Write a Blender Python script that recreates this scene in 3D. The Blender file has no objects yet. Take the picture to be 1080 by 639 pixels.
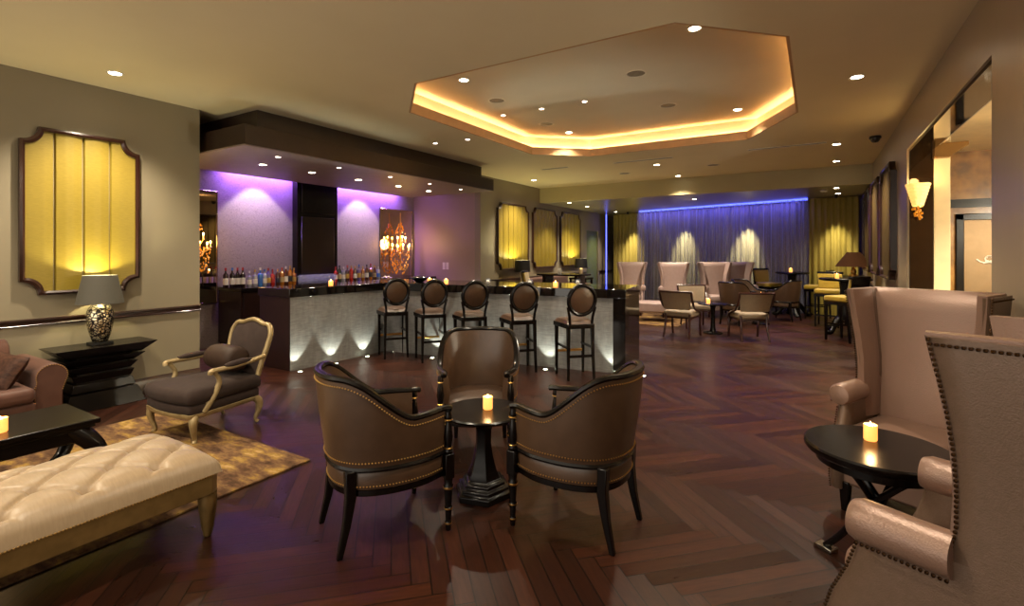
import bpy, bmesh, math, random
from mathutils import Vector, Matrix
R = random.Random(7)
SC = bpy.context.scene
COL = SC.collection
PI = math.pi

# ------------------------------------------------------------------ camera, world, exposure
cam_d = bpy.data.cameras.new('camera'); cam = bpy.data.objects.new('camera', cam_d); COL.objects.link(cam)
cam_d.sensor_width = 36.0; cam_d.sensor_fit = 'HORIZONTAL'; cam_d.lens = 525.0 / 1080.0 * 36.0
cam_d.shift_y = -53.5 / 1080.0; cam_d.clip_start = 0.05; cam_d.clip_end = 100
cam.location = (0, 0, 1.5); cam.rotation_euler = (PI / 2, 0, math.atan(320 / 525.0))
SC.camera = cam
w = bpy.data.worlds.new('world'); SC.world = w; w.use_nodes = True
w.node_tree.nodes['Background'].inputs[0].default_value = (1.0, 0.90, 0.76, 1)
w.node_tree.nodes['Background'].inputs[1].default_value = 1.6
SC.view_settings.view_transform = 'Standard'; SC.view_settings.look = 'None'
SC.view_settings.gamma = 1.0; SC.view_settings.use_curve_mapping = False
SC.view_settings.exposure = 0.36
SC.cycles.use_denoising = True
SC.cycles.max_bounces = 8
SC.cycles.diffuse_bounces = 5
SC.cycles.transparent_max_bounces = 12
SC.cycles.sample_clamp_indirect = 6.0
SC.cycles.caustics_reflective = False
SC.cycles.caustics_refractive = False
# light levels
K_DOWN = 300.0      # room downlights (W each)
K_BAR = 70.0        # soffit downlights
K_COVE = 58.0       # warm cove strip (emission)
K_PURPLE = 150.0    # violet cove over the back bar
WARM = (1.0, 0.86, 0.65); WHITE = (1.0, 0.88, 0.72)

# ------------------------------------------------------------------ helpers
def lin(h):
    h = h.lstrip('#'); c = [int(h[i:i + 2], 16) / 255 for i in (0, 2, 4)]
    return tuple(x / 12.92 if x <= .04045 else ((x + .055) / 1.055) ** 2.4 for x in c) + (1.0,)

def mat(name, col, rough=.5, metal=0.0, spot=None, spot_scale=8.0, spot_amt=.5, stretch=(1, 1, 1),
        bump=0.0, bump_scale=60.0, emit=None, emit_s=0.0, coat=0.0, trans=0.0, sheen=0.0, alpha=1.0, spec=None, wave=None):
    m = bpy.data.materials.new(name); m.use_nodes = True
    nt = m.node_tree; b = nt.nodes['Principled BSDF']
    c = lin(col) if isinstance(col, str) else col
    b.inputs['Base Color'].default_value = c
    b.inputs['Roughness'].default_value = rough; b.inputs['Metallic'].default_value = metal
    b.inputs['Coat Weight'].default_value = coat; b.inputs['Coat Roughness'].default_value = .12
    b.inputs['Transmission Weight'].default_value = trans; b.inputs['Sheen Weight'].default_value = sheen
    b.inputs['Alpha'].default_value = alpha
    if spec is not None: b.inputs['Specular IOR Level'].default_value = spec
    tc = nt.nodes.new('ShaderNodeTexCoord'); mp = nt.nodes.new('ShaderNodeMapping')
    mp.inputs['Scale'].default_value = stretch
    nt.links.new(tc.outputs['Object'], mp.inputs['Vector'])
    n = nt.nodes.new('ShaderNodeTexNoise'); n.inputs['Scale'].default_value = spot_scale; n.inputs['Detail'].default_value = 4
    nt.links.new(mp.outputs[0], n.inputs['Vector'])
    if spot is None: spot = tuple(x * .8 for x in c[:3]) + (1,); 
    else: spot = lin(spot) if isinstance(spot, str) else spot
    rp = nt.nodes.new('ShaderNodeMapRange'); rp.inputs[1].default_value = .35; rp.inputs[2].default_value = .65
    rp.inputs[3].default_value = 0; rp.inputs[4].default_value = spot_amt
    nt.links.new(n.outputs['Fac'], rp.inputs[0])
    mx = nt.nodes.new('ShaderNodeMix'); mx.data_type = 'RGBA'
    mx.inputs[6].default_value = c; mx.inputs[7].default_value = spot
    nt.links.new(rp.outputs[0], mx.inputs[0]); nt.links.new(mx.outputs[2], b.inputs['Base Color'])
    if bump:
        n2 = nt.nodes.new('ShaderNodeTexNoise'); n2.inputs['Scale'].default_value = bump_scale; n2.inputs['Detail'].default_value = 3
        nt.links.new(mp.outputs[0], n2.inputs['Vector'])
        bp = nt.nodes.new('ShaderNodeBump'); bp.inputs['Strength'].default_value = bump; bp.inputs['Distance'].default_value = .01
        nt.links.new(n2.outputs['Fac'], bp.inputs['Height']); nt.links.new(bp.outputs[0], b.inputs['Normal'])
    if emit:
        b.inputs['Emission Color'].default_value = lin(emit) if isinstance(emit, str) else emit
        b.inputs['Emission Strength'].default_value = emit_s
    return m

class MB:
    """collects geometry; build() links it as one mesh object"""
    def __init__(s): s.v = []; s.f = []
    def add(s, vs, fs, M=None):
        o = len(s.v)
        for p in vs:
            p = Vector(p)
            s.v.append(M @ p if M else p)
        for q in fs: s.f.append([i + o for i in q])
        return s
    def box(s, x0, x1, y0, y1, z0, z1, M=None):
        vs = [(x, y, z) for z in (z0, z1) for y in (y0, y1) for x in (x0, x1)]
        return s.add(vs, [(0, 2, 3, 1), (4, 5, 7, 6), (0, 1, 5, 4), (2, 6, 7, 3), (0, 4, 6, 2), (1, 3, 7, 5)], M)
    def loft(s, rings, cap=True, closed=False, M=None):
        n = len(rings[0]); vs = [p for r in rings for p in r]; fs = []
        m = len(rings)
        for i in range(m if closed else m - 1):
            a, b = i * n, ((i + 1) % m) * n
            for j in range(n):
                k = (j + 1) % n
                fs.append((a + j, a + k, b + k, b + j))
        if cap and not closed:
            fs.append(tuple(range(n - 1, -1, -1))); fs.append(tuple(range((m - 1) * n, m * n)))
        return s.add(vs, fs, M)
    def lathe(s, prof, c=(0, 0, 0), seg=20, M=None, sx=1, sy=1):
        rings = [[(c[0] + max(r, 1e-4) * sx * math.cos(2 * PI * j / seg), c[1] + max(r, 1e-4) * sy * math.sin(2 * PI * j / seg), c[2] + z) for j in range(seg)] for r, z in prof]
        return s.loft(rings, True, False, M)
    def tube(s, pts, rad, seg=10, flat=1.0, M=None, cap=True, closed=False, up=None):
        pts = [Vector(p) for p in pts]; n = len(pts)
        rs = rad if isinstance(rad, (list, tuple)) else [rad] * n
        rings = []; prev = None
        for i, p in enumerate(pts):
            if closed: t = pts[(i + 1) % n] - pts[i - 1]
            else: t = pts[min(i + 1, n - 1)] - pts[max(i - 1, 0)]
            t.normalize()
            if up is not None: u = Vector(up)
            elif prev is None: u = Vector((0, 0, 1)) if abs(t.z) < .9 else Vector((0, 1, 0))
            else: u = prev
            u = (u - t * u.dot(t)).normalized(); prev = u
            b = t.cross(u)
            rings.append([tuple(p + (u * math.cos(2 * PI * j / seg) * flat + b * math.sin(2 * PI * j / seg)) * rs[i]) for j in range(seg)])
        return s.loft(rings, cap, closed, M)
    def prism(s, poly, lo, hi, axis='z', M=None):
        def P(a, b, h): return {'z': (a, b, h), 'x': (h, a, b), 'y': (a, h, b)}[axis]
        n = len(poly)
        vs = [P(a, b, lo) for a, b in poly] + [P(a, b, hi) for a, b in poly]
        fs = [tuple(range(n - 1, -1, -1)), tuple(range(n, 2 * n))] + [(i, (i + 1) % n, n + (i + 1) % n, n + i) for i in range(n)]
        return s.add(vs, fs, M)
    def ball(s, c, r, seg=10, rings=6, sz=1.0, M=None):
        rr = [[(c[0] + r * math.sin(PI * i / rings) * math.cos(2 * PI * j / seg), c[1] + r * math.sin(PI * i / rings) * math.sin(2 * PI * j / seg), c[2] - r * sz * math.cos(PI * i / rings)) for j in range(seg)] for i in range(1, rings)]
        return s.loft(rr, True, False, M)
    def grid(s, fn, nu, nv, M=None, closeu=False):
        vs = [fn(i / nu, j / nv) for j in range(nv + 1) for i in range(nu + (0 if closeu else 1))]
        w_ = nu + (0 if closeu else 1); fs = []
        for j in range(nv):
            for i in range(nu):
                k = (i + 1) % w_
                fs.append((j * w_ + i, j * w_ + k, (j + 1) * w_ + k, (j + 1) * w_ + i))
        return s.add(vs, fs, M)
    def nails(s, pts, r=.0045, step=.016, out=None):
        """row of small domes along a polyline"""
        pts = [Vector(p) for p in pts]; acc = 0.0; nxt = 0.0
        for a, b in zip(pts, pts[1:]):
            L = (b - a).length
            while nxt <= acc + L and L > 0:
                p = a + (b - a) * ((nxt - acc) / L); s.ball(p, r, 6, 4); nxt += step
            acc += L
        return s
    def build(s, name, m, parent=None, bevel=0.0, bseg=2, sub=0, smooth=True, angle=40):
        me = bpy.data.meshes.new(name); me.from_pydata([tuple(p) for p in s.v], [], s.f)
        bm = bmesh.new(); bm.from_mesh(me); bmesh.ops.recalc_face_normals(bm, faces=bm.faces); bm.to_mesh(me); bm.free()
        me.materials.append(m)
        if smooth:
            me.polygons.foreach_set('use_smooth', [True] * len(me.polygons))
            try: me.set_sharp_from_angle(angle=math.radians(angle))
            except Exception: pass
        o = bpy.data.objects.new(name, me); COL.objects.link(o)
        if parent: o.parent = parent
        if bevel:
            b = o.modifiers.new('bevel', 'BEVEL'); b.width = bevel; b.segments = bseg; b.limit_method = 'ANGLE'; b.angle_limit = math.radians(35)
            b.harden_normals = False
        if sub:
            d = o.modifiers.new('sub', 'SUBSURF'); d.levels = sub; d.render_levels = sub
        return o

def tag(o, label, cat, group=None, kind=None):
    o['label'] = label; o['category'] = cat
    if group: o['group'] = group
    if kind: o['kind'] = kind
    return o
def thing(name, label, cat, loc=(0, 0, 0), rz=0.0, group=None):
    o = bpy.data.objects.new(name, None); COL.objects.link(o); o.empty_display_size = .1
    o.location = loc; o.rotation_euler = (0, 0, rz)
    return tag(o, label, cat, group)
def struct(name, mb, m, **k):
    o = mb.build(name, m, **k); o['kind'] = 'structure'; return o
def dup(root, loc, rz=None, label=None, group=None):
    def cp(o, parent):
        c = o.copy(); COL.objects.link(c)
        if parent: c.parent = parent
        for ch in list(o.children): cp(ch, c)
        return c
    r = cp(root, None); r.location = loc
    if rz is not None: r.rotation_euler = (0, 0, rz)
    if label: r['label'] = label
    if group: r['group'] = group
    return r
def light(name, kind, loc, power, col, parent=None, aim=None, size=.05, angle=90, blend=.6, sizey=None, spread=None):
    d = bpy.data.lights.new(name, kind); d.energy = power; d.color = col
    if kind == 'SPOT': d.spot_size = math.radians(angle); d.spot_blend = blend; d.shadow_soft_size = size
    elif kind == 'POINT': d.shadow_soft_size = size
    elif kind == 'AREA':
        d.shape = 'RECTANGLE'; d.size = size; d.size_y = sizey or size
        if spread: d.spread = math.radians(spread)
    o = bpy.data.objects.new(name, d); COL.objects.link(o); o.location = loc
    if aim is not None:
        o.rotation_euler = (Vector(aim) - Vector(loc)).to_track_quat('-Z', 'Y').to_euler()
    if parent: o.parent = parent
    return o
def smooth(a, b, x):
    t = max(0, min(1, (x - a) / (b - a))); return t * t * (3 - 2 * t)
def spline(pts, n):
    """Catmull-Rom through pts, n samples per span"""
    P = [Vector(p) for p in pts]; P = [P[0] * 2 - P[1]] + P + [P[-1] * 2 - P[-2]]; out = []
    for i in range(1, len(P) - 2):
        p0, p1, p2, p3 = P[i - 1:i + 3]
        for k in range(n):
            t = k / n
            out.append(.5 * ((2 * p1) + (p2 - p0) * t + (2 * p0 - 5 * p1 + 4 * p2 - p3) * t * t + (3 * p1 - p0 - 3 * p2 + p3) * t ** 3))
    out.append(P[-2]); return out
def face(fx, fy): return math.atan2(-fx, fy)
ORD = ['first', 'second', 'third', 'fourth', 'fifth', 'sixth', 'seventh', 'eighth', 'ninth', 'tenth', 'eleventh', 'twelfth', 'thirteenth', 'fourteenth', 'fifteenth', 'sixteenth', 'seventeenth', 'eighteenth', 'nineteenth', 'twentieth']

# ------------------------------------------------------------------ materials
class G: pass
M = G()
M.wall = mat('taupe_wall', '#857b64', .55, spot='#7d735d', spot_scale=2, spot_amt=.4)
M.wall_right = mat('bronze_wall_paint', '#a3927a', .38, metal=.2, spot='#93836c', spot_scale=1.2, spot_amt=.5, bump=.05, bump_scale=9)
M.wall_end = mat('mauve_wall', '#94806f', .5, spot_scale=3, spot_amt=.2)
M.ceil = mat('ceiling_paint', '#e0d2b0', .7, spot='#d8c9a6', spot_scale=1.5, spot_amt=.4)
M.recess = mat('recess_paint', '#d2c8b4', .6, spot_scale=2, spot_amt=.2)
M.orange = mat('cove_lip_paint', '#b59066', .5)
M.soffit = mat('soffit_brown', '#2b1d14', .35, spot='#21160f', spot_scale=6, spot_amt=.6)
M.soffit_under = mat('soffit_underside', '#8a7872', .5)
M.blackwood = mat('black_lacquered_wood', '#080504', .26, spot='#0e0705', spot_scale=10, stretch=(1, 1, 8), spot_amt=.6, spec=.3)
M.espresso = mat('espresso_wood', '#1a0e0a', .3, spot='#26140d', spot_scale=7, stretch=(6, 6, .7), spot_amt=.7, coat=.35)
M.mahogany = mat('mahogany_wood', '#36130c', .28, spot='#220c09', spot_scale=9, stretch=(4, 4, .8), coat=.4)
M.trimwood = mat('walnut_trim', '#2e160d', .3, spot='#24100a', spot_scale=9, stretch=(5, .5, 5), coat=.5)
M.barblack = mat('black_granite', '#070606', .07, spot='#17120f', spot_scale=90, spot_amt=.7, spec=.7)
M.leather = mat('brown_leather', '#4b3626', .34, spot='#3d2a1c', spot_scale=14, bump=.12, bump_scale=220, spec=.6)
M.gold = mat('brass_nail', '#c69a55', .28, metal=1)
M.wing = mat('pink_taupe_leather', '#87695a', .36, metal=.25, spot='#836958', spot_scale=30, bump=.18, bump_scale=160, spec=.6)
M.wingout = mat('shaded_taupe_weave', '#6e5748', .42, metal=.2, spot='#63503f', spot_scale=60, bump=.15, bump_scale=210)  # outer faces of the wing fabric; weaker light put into the darker colour
M.nailbronze = mat('bronze_nail', '#4a3524', .3, metal=1)
M.cream = mat('cream_satin', '#a08983', .42, spot='#947e78', spot_scale=20, bump=.08, bump_scale=150)
M.bench = mat('champagne_silk', '#a18a6c', .4, spot='#8f785b', spot_scale=18, stretch=(1, 6, 1), bump=.06, bump_scale=120, sheen=.2)
M.benchwood = mat('champagne_gilt_wood', '#8d7042', .38, metal=.55, spot='#6f5730', spot_scale=16)
M.gilt = mat('gilt_frame', '#a18c63', .4, metal=.3, spot='#7a643c', spot_scale=22)
M.slate = mat('slate_velvet', '#372b26', .85, spot='#2a201c', spot_scale=16, sheen=.03, spec=.15, bump=.1, bump_scale=200)
M.bolster = mat('bolster_brown', '#35251b', .6, spot='#281b13', spot_scale=20, spec=.2)
M.sofa = mat('dusty_pink_velvet', '#583b30', .55, spot='#492f26', spot_scale=12, sheen=.05, spec=.25)
M.sofapillow = mat('brown_damask', '#4a3024', .6, spot='#281811', spot_scale=26, spot_amt=.9, spec=.15)
M.panel = mat('gold_pleated_silk', '#847126', .42, spot='#75631b', spot_scale=60, stretch=(.4, .4, 3), spot_amt=.6)
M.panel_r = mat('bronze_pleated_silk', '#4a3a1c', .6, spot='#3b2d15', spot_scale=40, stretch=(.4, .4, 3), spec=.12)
M.drape = mat('gold_drape', '#8f7c34', .6, spot='#7d6b2a', spot_scale=30, stretch=(2, 2, .3))
M.drape_b = mat('taupe_drape', '#9a9070', .7, spot='#6d6449', spot_scale=30, stretch=(2, 2, .3))
M.yellow = mat('mustard_velvet', '#a88a1c', .5, spot='#957814', spot_scale=20, sheen=.3)
M.taupechair = mat('mushroom_fabric', '#8a7862', .6, spot='#7c6b57', spot_scale=30)
M.shade_dark = mat('dark_lampshade', '#3b372f', .8, spot='#322e27', spot_scale=60, stretch=(1, 1, 5), emit='#8f8060', emit_s=.12)
M.shade_black = mat('black_lampshade', '#14100d', .7)
M.shade_brown = mat('brown_lampshade', '#2a170c', .9, emit='#7a4a22', emit_s=.10, spec=.05)
M.shade_in = mat('lit_shade_lining', '#fff2c8', .6, emit='#ffe9a8', emit_s=4.0)
M.crackle = mat('silver_crackle', '#d6c9a6', .16, metal=.95, bump=1.0, bump_scale=1)
M.wax = mat('candle_wax_glass', '#f5c890', .3, emit='#ff9a42', emit_s=1.6)
M.flame = mat('candle_flame', '#ffe0a0', .5, emit='#ffc060', emit_s=26)
M.lens = mat('lamp_lens', '#ffffff', .5, emit='#fff0d2', emit_s=22)
M.lens_s = mat('small_lamp_lens', '#ffffff', .5, emit='#ffe8d8', emit_s=14)
M.uplens = mat('floor_lamp_lens', '#ffffff', .3, emit='#f2ffdc', emit_s=16)
M.chrome = mat('brushed_steel', '#b5afa6', .22, metal=1)
M.whiteplastic = mat('white_trim', '#d9d0c0', .45)
M.grey = mat('grey_grille', '#8d8271', .6, spot='#5e5547', spot_scale=120, spot_amt=.9)
M.black = mat('matte_black', '#0b0a09', .5)
M.mirror = mat('mirror_glass', '#c9bda2', .02, metal=1)
M.darkmirror = mat('smoked_mirror', '#3a2c22', .06, metal=.9)
M.marble = mat('amber_marble', '#a8793c', .25, spot='#6b4a22', spot_scale=5, spot_amt=.95)
M.columncream = mat('cream_column', '#dcc698', .5)
M.glass = mat('clear_glass', '#aeb2bd', .04, alpha=.13, spec=.9)
M.napkin = mat('white_linen', '#d9d2c4', .7)
M.dooorgreen = mat('olive_green_door', '#5f6b3a', .5)
M.amber = mat('amber_crystal', '#c67a1a', .12, emit='#e08a20', emit_s=.28, spec=.9)
M.bulb = mat('candle_bulb', '#fff0c0', .4, emit='#ffbe5a', emit_s=38)
M.cryst = mat('lit_crystal', '#f6e2b0', .2, emit='#ffc860', emit_s=.8)
M.blueled = mat('blue_led', '#3040ff', .4, emit=(.09, .12, 1, 1), emit_s=4)
M.cove = mat('warm_led', '#ffc070', .4, emit=(1, .60, .24, 1), emit_s=K_COVE)
M.violetled = mat('violet_led', '#9050ff', .4, emit=(.30, .10, 1, 1), emit_s=8)
M.beamcol = mat('beam_paint', '#a5976c', .5, spot_scale=2, spot_amt=.2)
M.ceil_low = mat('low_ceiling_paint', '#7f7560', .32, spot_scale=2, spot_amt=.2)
M.bowl = mat('black_bowl', '#0d0c0c', .15, coat=.5)

def node_mat(name):
    m = bpy.data.materials.new(name); m.use_nodes = True
    nt = m.node_tree
    return m, nt, nt.nodes['Principled BSDF']
class NG:
    def __init__(s, nt): s.nt = nt
    def n(s, t, **k):
        x = s.nt.nodes.new(t)
        for a, b in k.items(): setattr(x, a, b)
        return x
    def put(s, inp, v):
        if hasattr(v, 'is_output') or isinstance(v, bpy.types.NodeSocket): s.nt.links.new(v, inp)
        else: inp.default_value = v
    def m(s, op, a, b=0.0, c=None):
        x = s.n('ShaderNodeMath', operation=op); s.put(x.inputs[0], a); s.put(x.inputs[1], b)
        if c is not None: s.put(x.inputs[2], c)
        return x.outputs[0]
    def mix(s, f, a, b):
        x = s.n('ShaderNodeMix', data_type='RGBA'); s.put(x.inputs[0], f); s.put(x.inputs[6], a); s.put(x.inputs[7], b)
        return x.outputs[2]

# floor: herringbone planks laid at 45 degrees to the room
def make_floor_mat():
    m, nt, b = node_mat('herringbone_floor'); g = NG(nt)
    tc = g.n('ShaderNodeTexCoord'); mp = g.n('ShaderNodeMapping'); mp.inputs['Rotation'].default_value = (0, 0, math.radians(45))
    W = .088; N = 9.0
    mp.inputs['Scale'].default_value = (1 / W, 1 / W, 1)
    nt.links.new(tc.outputs['Object'], mp.inputs[0])
    sp = g.n('ShaderNodeSeparateXYZ'); nt.links.new(mp.outputs[0], sp.inputs[0])
    x, y = sp.outputs[0], sp.outputs[1]
    i, j = g.m('FLOOR', x), g.m('FLOOR', y)
    fx, fy = g.m('SUBTRACT', x, i), g.m('SUBTRACT', y, j)
    q = g.m('FLOORED_MODULO', g.m('SUBTRACT', i, j), 2 * N)
    hz = g.m('LESS_THAN', q, N - .5)                       # 1 = plank along x
    k = g.m('FLOOR', g.m('DIVIDE', g.m('SUBTRACT', i, j), 2 * N))
    # plank ids
    idh = g.m('ADD', g.m('MULTIPLY', j, 3.17), g.m('MULTIPLY', k, 17.31))
    idv = g.m('ADD', g.m('MULTIPLY', i, 5.71), g.m('MULTIPLY', g.m('FLOOR', g.m('DIVIDE', g.m('SUBTRACT', g.m('SUBTRACT', i, j), N), 2 * N)), 23.9))
    ido = g.m('ADD', g.m('MULTIPLY', idh, hz), g.m('MULTIPLY', g.m('ADD', idv, 500.5), g.m('SUBTRACT', 1, hz)))
    wn = g.n('ShaderNodeTexWhiteNoise', noise_dimensions='1D'); nt.links.new(ido, wn.inputs['W'])
    # distance to edges
    along_h = g.m('ADD', q, fx); vq = g.m('SUBTRACT', g.m('SUBTRACT', 2 * N, q), 1.0); along_v = g.m('ADD', vq, fy)
    al = g.m('ADD', g.m('MULTIPLY', along_h, hz), g.m('MULTIPLY', along_v, g.m('SUBTRACT', 1, hz)))
    ac = g.m('ADD', g.m('MULTIPLY', fy, hz), g.m('MULTIPLY', fx, g.m('SUBTRACT', 1, hz)))
    de = g.m('MINIMUM', g.m('MINIMUM', ac, g.m('SUBTRACT', 1, ac)), g.m('MINIMUM', al, g.m('SUBTRACT', N, al)))
    gap = g.m('LESS_THAN', de, .035)
    # grain: stretched noise along plank
    cv = g.n('ShaderNodeCombineXYZ'); nt.links.new(g.m('MULTIPLY', al, .35), cv.inputs[0]); nt.links.new(g.m('MULTIPLY', ac, 3.0), cv.inputs[1]); nt.links.new(ido, cv.inputs[2])
    no = g.n('ShaderNodeTexNoise'); no.inputs['Scale'].default_value = 1.6; no.inputs['Detail'].default_value = 6; no.inputs['Roughness'].default_value = .65
    nt.links.new(cv.outputs[0], no.inputs['Vector'])
    c1 = g.mix(wn.outputs['Value'], lin('#27120a'), lin('#401f10'))
    gr = g.n('ShaderNodeMapRange'); gr.inputs[1].default_value = .3; gr.inputs[2].default_value = .7; nt.links.new(no.outputs['Fac'], gr.inputs[0])
    c2 = g.mix(g.m('MULTIPLY', gr.outputs[0], .6), c1, lin('#190c07'))
    c3 = g.mix(gap, c2, lin('#0c0603'))
    nt.links.new(c3, b.inputs['Base Color'])
    ro = g.m('ADD', .26, g.m('ADD', g.m('MULTIPLY', gr.outputs[0], .08), g.m('MULTIPLY', wn.outputs['Value'], .08)))
    nt.links.new(ro, b.inputs['Roughness'])
    b.inputs['Specular IOR Level'].default_value = .29
    tg = g.n('ShaderNodeMix', data_type='VECTOR'); tg.inputs[4].default_value = (-.7071, .7071, 0) if False else (.7071, .7071, 0); tg.inputs[5].default_value = (.7071, -.7071, 0)
    nt.links.new(hz, tg.inputs[0]); nt.links.new(tg.outputs[1], b.inputs['Tangent']); b.inputs['Anisotropic'].default_value = .4
    bp = g.n('ShaderNodeBump'); bp.inputs['Strength'].default_value = .25; bp.inputs['Distance'].default_value = .003
    hh = g.m('ADD', g.m('MULTIPLY', no.outputs['Fac'], .5), g.m('MULTIPLY', g.m('SUBTRACT', 1, gap), .6))
    hh = g.m('ADD', hh, g.m('MULTIPLY', wn.outputs['Value'], .12))
    nt.links.new(hh, bp.inputs['Height']); nt.links.new(bp.outputs[0], b.inputs['Normal'])
    return m
M.floor = make_floor_mat()

def make_wallpaper():
    m, nt, b = node_mat('silver_damask_wallpaper'); g = NG(nt)
    tc = g.n('ShaderNodeTexCoord')
    no = g.n('ShaderNodeTexNoise'); no.inputs['Scale'].default_value = 9; no.inputs['Detail'].default_value = 1
    nt.links.new(tc.outputs['Object'], no.inputs[0])
    vo = g.n('ShaderNodeTexVoronoi', feature='DISTANCE_TO_EDGE'); vo.inputs['Scale'].default_value = 22
    mx = g.n('ShaderNodeVectorMath', operation='MULTIPLY_ADD'); mx.inputs[1].default_value = (.18, .18, .18)
    nt.links.new(no.outputs['Color'], mx.inputs[0]); nt.links.new(tc.outputs['Object'], mx.inputs[2])
    nt.links.new(mx.outputs[0], vo.inputs['Vector'])
    f = g.m('GREATER_THAN', vo.outputs['Distance'], .05)
    nt.links.new(g.mix(f, lin('#83776f'), lin('#958880')), b.inputs['Base Color'])
    nt.links.new(g.m('ADD', .32, g.m('MULTIPLY', f, .2)), b.inputs['Roughness'])
    b.inputs['Metallic'].default_value = .25
    return m
M.wallpaper = make_wallpaper()

def make_barfront():
    m, nt, b = node_mat('brushed_silver_panel'); g = NG(nt)
    tc = g.n('ShaderNodeTexCoord'); mp = g.n('ShaderNodeMapping'); mp.inputs['Scale'].default_value = (9, 9, 2.2)
    nt.links.new(tc.outputs['Object'], mp.inputs[0])
    no = g.n('ShaderNodeTexNoise'); no.inputs['Scale'].default_value = 2.2; no.inputs['Detail'].default_value = 7; no.inputs['Roughness'].default_value = .7
    nt.links.new(mp.outputs[0], no.inputs[0])
    mp2 = g.n('ShaderNodeMapping'); mp2.inputs['Scale'].default_value = (3, 3, 24); nt.links.new(tc.outputs['Object'], mp2.inputs[0])
    n2 = g.n('ShaderNodeTexNoise'); n2.inputs['Scale'].default_value = 3; n2.inputs['Detail'].default_value = 5; nt.links.new(mp2.outputs[0], n2.inputs[0])
    f = g.m('MULTIPLY', g.m('ADD', no.outputs['Fac'], n2.outputs['Fac']), .5)
    mr = g.n('ShaderNodeMapRange'); mr.inputs[1].default_value = .35; mr.inputs[2].default_value = .65; nt.links.new(f, mr.inputs[0])
    nt.links.new(g.mix(mr.outputs[0], lin('#6e6b69'), lin('#8d8a87')), b.inputs['Base Color'])
    b.inputs['Roughness'].default_value = .42; b.inputs['Metallic'].default_value = .3
    return m
M.barfront = make_barfront()

def make_sheer():
    m, nt, b = node_mat('sheer_voile'); g = NG(nt)
    out = nt.nodes['Material Output']
    b.inputs['Base Color'].default_value = lin('#c8c6d0'); b.inputs['Roughness'].default_value = .6
    tr = g.n('ShaderNodeBsdfTransparent'); tr.inputs[0].default_value = (.96, .96, .97, 1)
    tl = g.n('ShaderNodeBsdfTranslucent'); tl.inputs[0].default_value = lin('#c0c0d0')
    a = g.n('ShaderNodeMixShader'); a.inputs[0].default_value = .45
    nt.links.new(b.outputs[0], a.inputs[1]); nt.links.new(tl.outputs[0], a.inputs[2])
    tc = g.n('ShaderNodeTexCoord'); mp = g.n('ShaderNodeMapping'); mp.inputs['Scale'].default_value = (14, 14, .15); nt.links.new(tc.outputs['Object'], mp.inputs[0])
    no = g.n('ShaderNodeTexNoise'); no.inputs['Scale'].default_value = 1.5; no.inputs['Detail'].default_value = 3; nt.links.new(mp.outputs[0], no.inputs[0])
    mr = g.n('ShaderNodeMapRange'); mr.inputs[1].default_value = .3; mr.inputs[2].default_value = .7; mr.inputs[3].default_value = .14; mr.inputs[4].default_value = .46
    nt.links.new(no.outputs['Fac'], mr.inputs[0])
    x = g.n('ShaderNodeMixShader'); nt.links.new(mr.outputs[0], x.inputs[0])
    nt.links.new(tr.outputs[0], x.inputs[1]); nt.links.new(a.outputs[0], x.inputs[2]); nt.links.new(x.outputs[0], out.inputs[0])
    return m
M.sheer = make_sheer()

def make_rug():
    m, nt, b = node_mat('gold_abstract_rug'); g = NG(nt)
    tc = g.n('ShaderNodeTexCoord'); mp = g.n('ShaderNodeMapping'); mp.inputs['Scale'].default_value = (1.6, 3.4, 1); nt.links.new(tc.outputs['Object'], mp.inputs[0])
    no = g.n('ShaderNodeTexNoise'); no.inputs['Scale'].default_value = 2.2; no.inputs['Detail'].default_value = 7; no.inputs['Roughness'].default_value = .65; nt.links.new(mp.outputs[0], no.inputs[0])
    cr = g.n('ShaderNodeValToRGB'); e = cr.color_ramp.elements
    e[0].position = .36; e[0].color = lin('#3b2a1e'); e[1].position = .66; e[1].color = lin('#a3855a')
    x = cr.color_ramp.elements.new(.46); x.color = lin('#5c4330'); x = cr.color_ramp.elements.new(.53); x.color = lin('#75593a'); x = cr.color_ramp.elements.new(.58); x.color = lin('#8a6c34')
    nt.links.new(no.outputs['Fac'], cr.inputs[0]); nt.links.new(cr.outputs[0], b.inputs['Base Color'])
    b.inputs['Roughness'].default_value = .95; b.inputs['Specular IOR Level'].default_value = .1
    return m
M.rug = make_rug()

def make_crackle():
    m, nt, b = node_mat('crackled_silver_glaze'); g = NG(nt)
    tc = g.n('ShaderNodeTexCoord')
    vo = g.n('ShaderNodeTexVoronoi', feature='DISTANCE_TO_EDGE'); vo.inputs['Scale'].default_value = 34
    nt.links.new(tc.outputs['Object'], vo.inputs['Vector'])
    f = g.m('GREATER_THAN', vo.outputs['Distance'], .13)
    nt.links.new(g.mix(f, lin('#1c140c'), lin('#e2d6b4')), b.inputs['Base Color'])
    nt.links.new(g.m('MULTIPLY', f, .85), b.inputs['Metallic']); b.inputs['Roughness'].default_value = .22
    bp = g.n('ShaderNodeBump'); bp.inputs['Strength'].default_value = .8; bp.inputs['Distance'].default_value = .006
    nt.links.new(g.m('MINIMUM', vo.outputs['Distance'], .3), bp.inputs['Height']); nt.links.new(bp.outputs[0], b.inputs['Normal'])
    return m
M.crackle = make_crackle()

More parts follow.
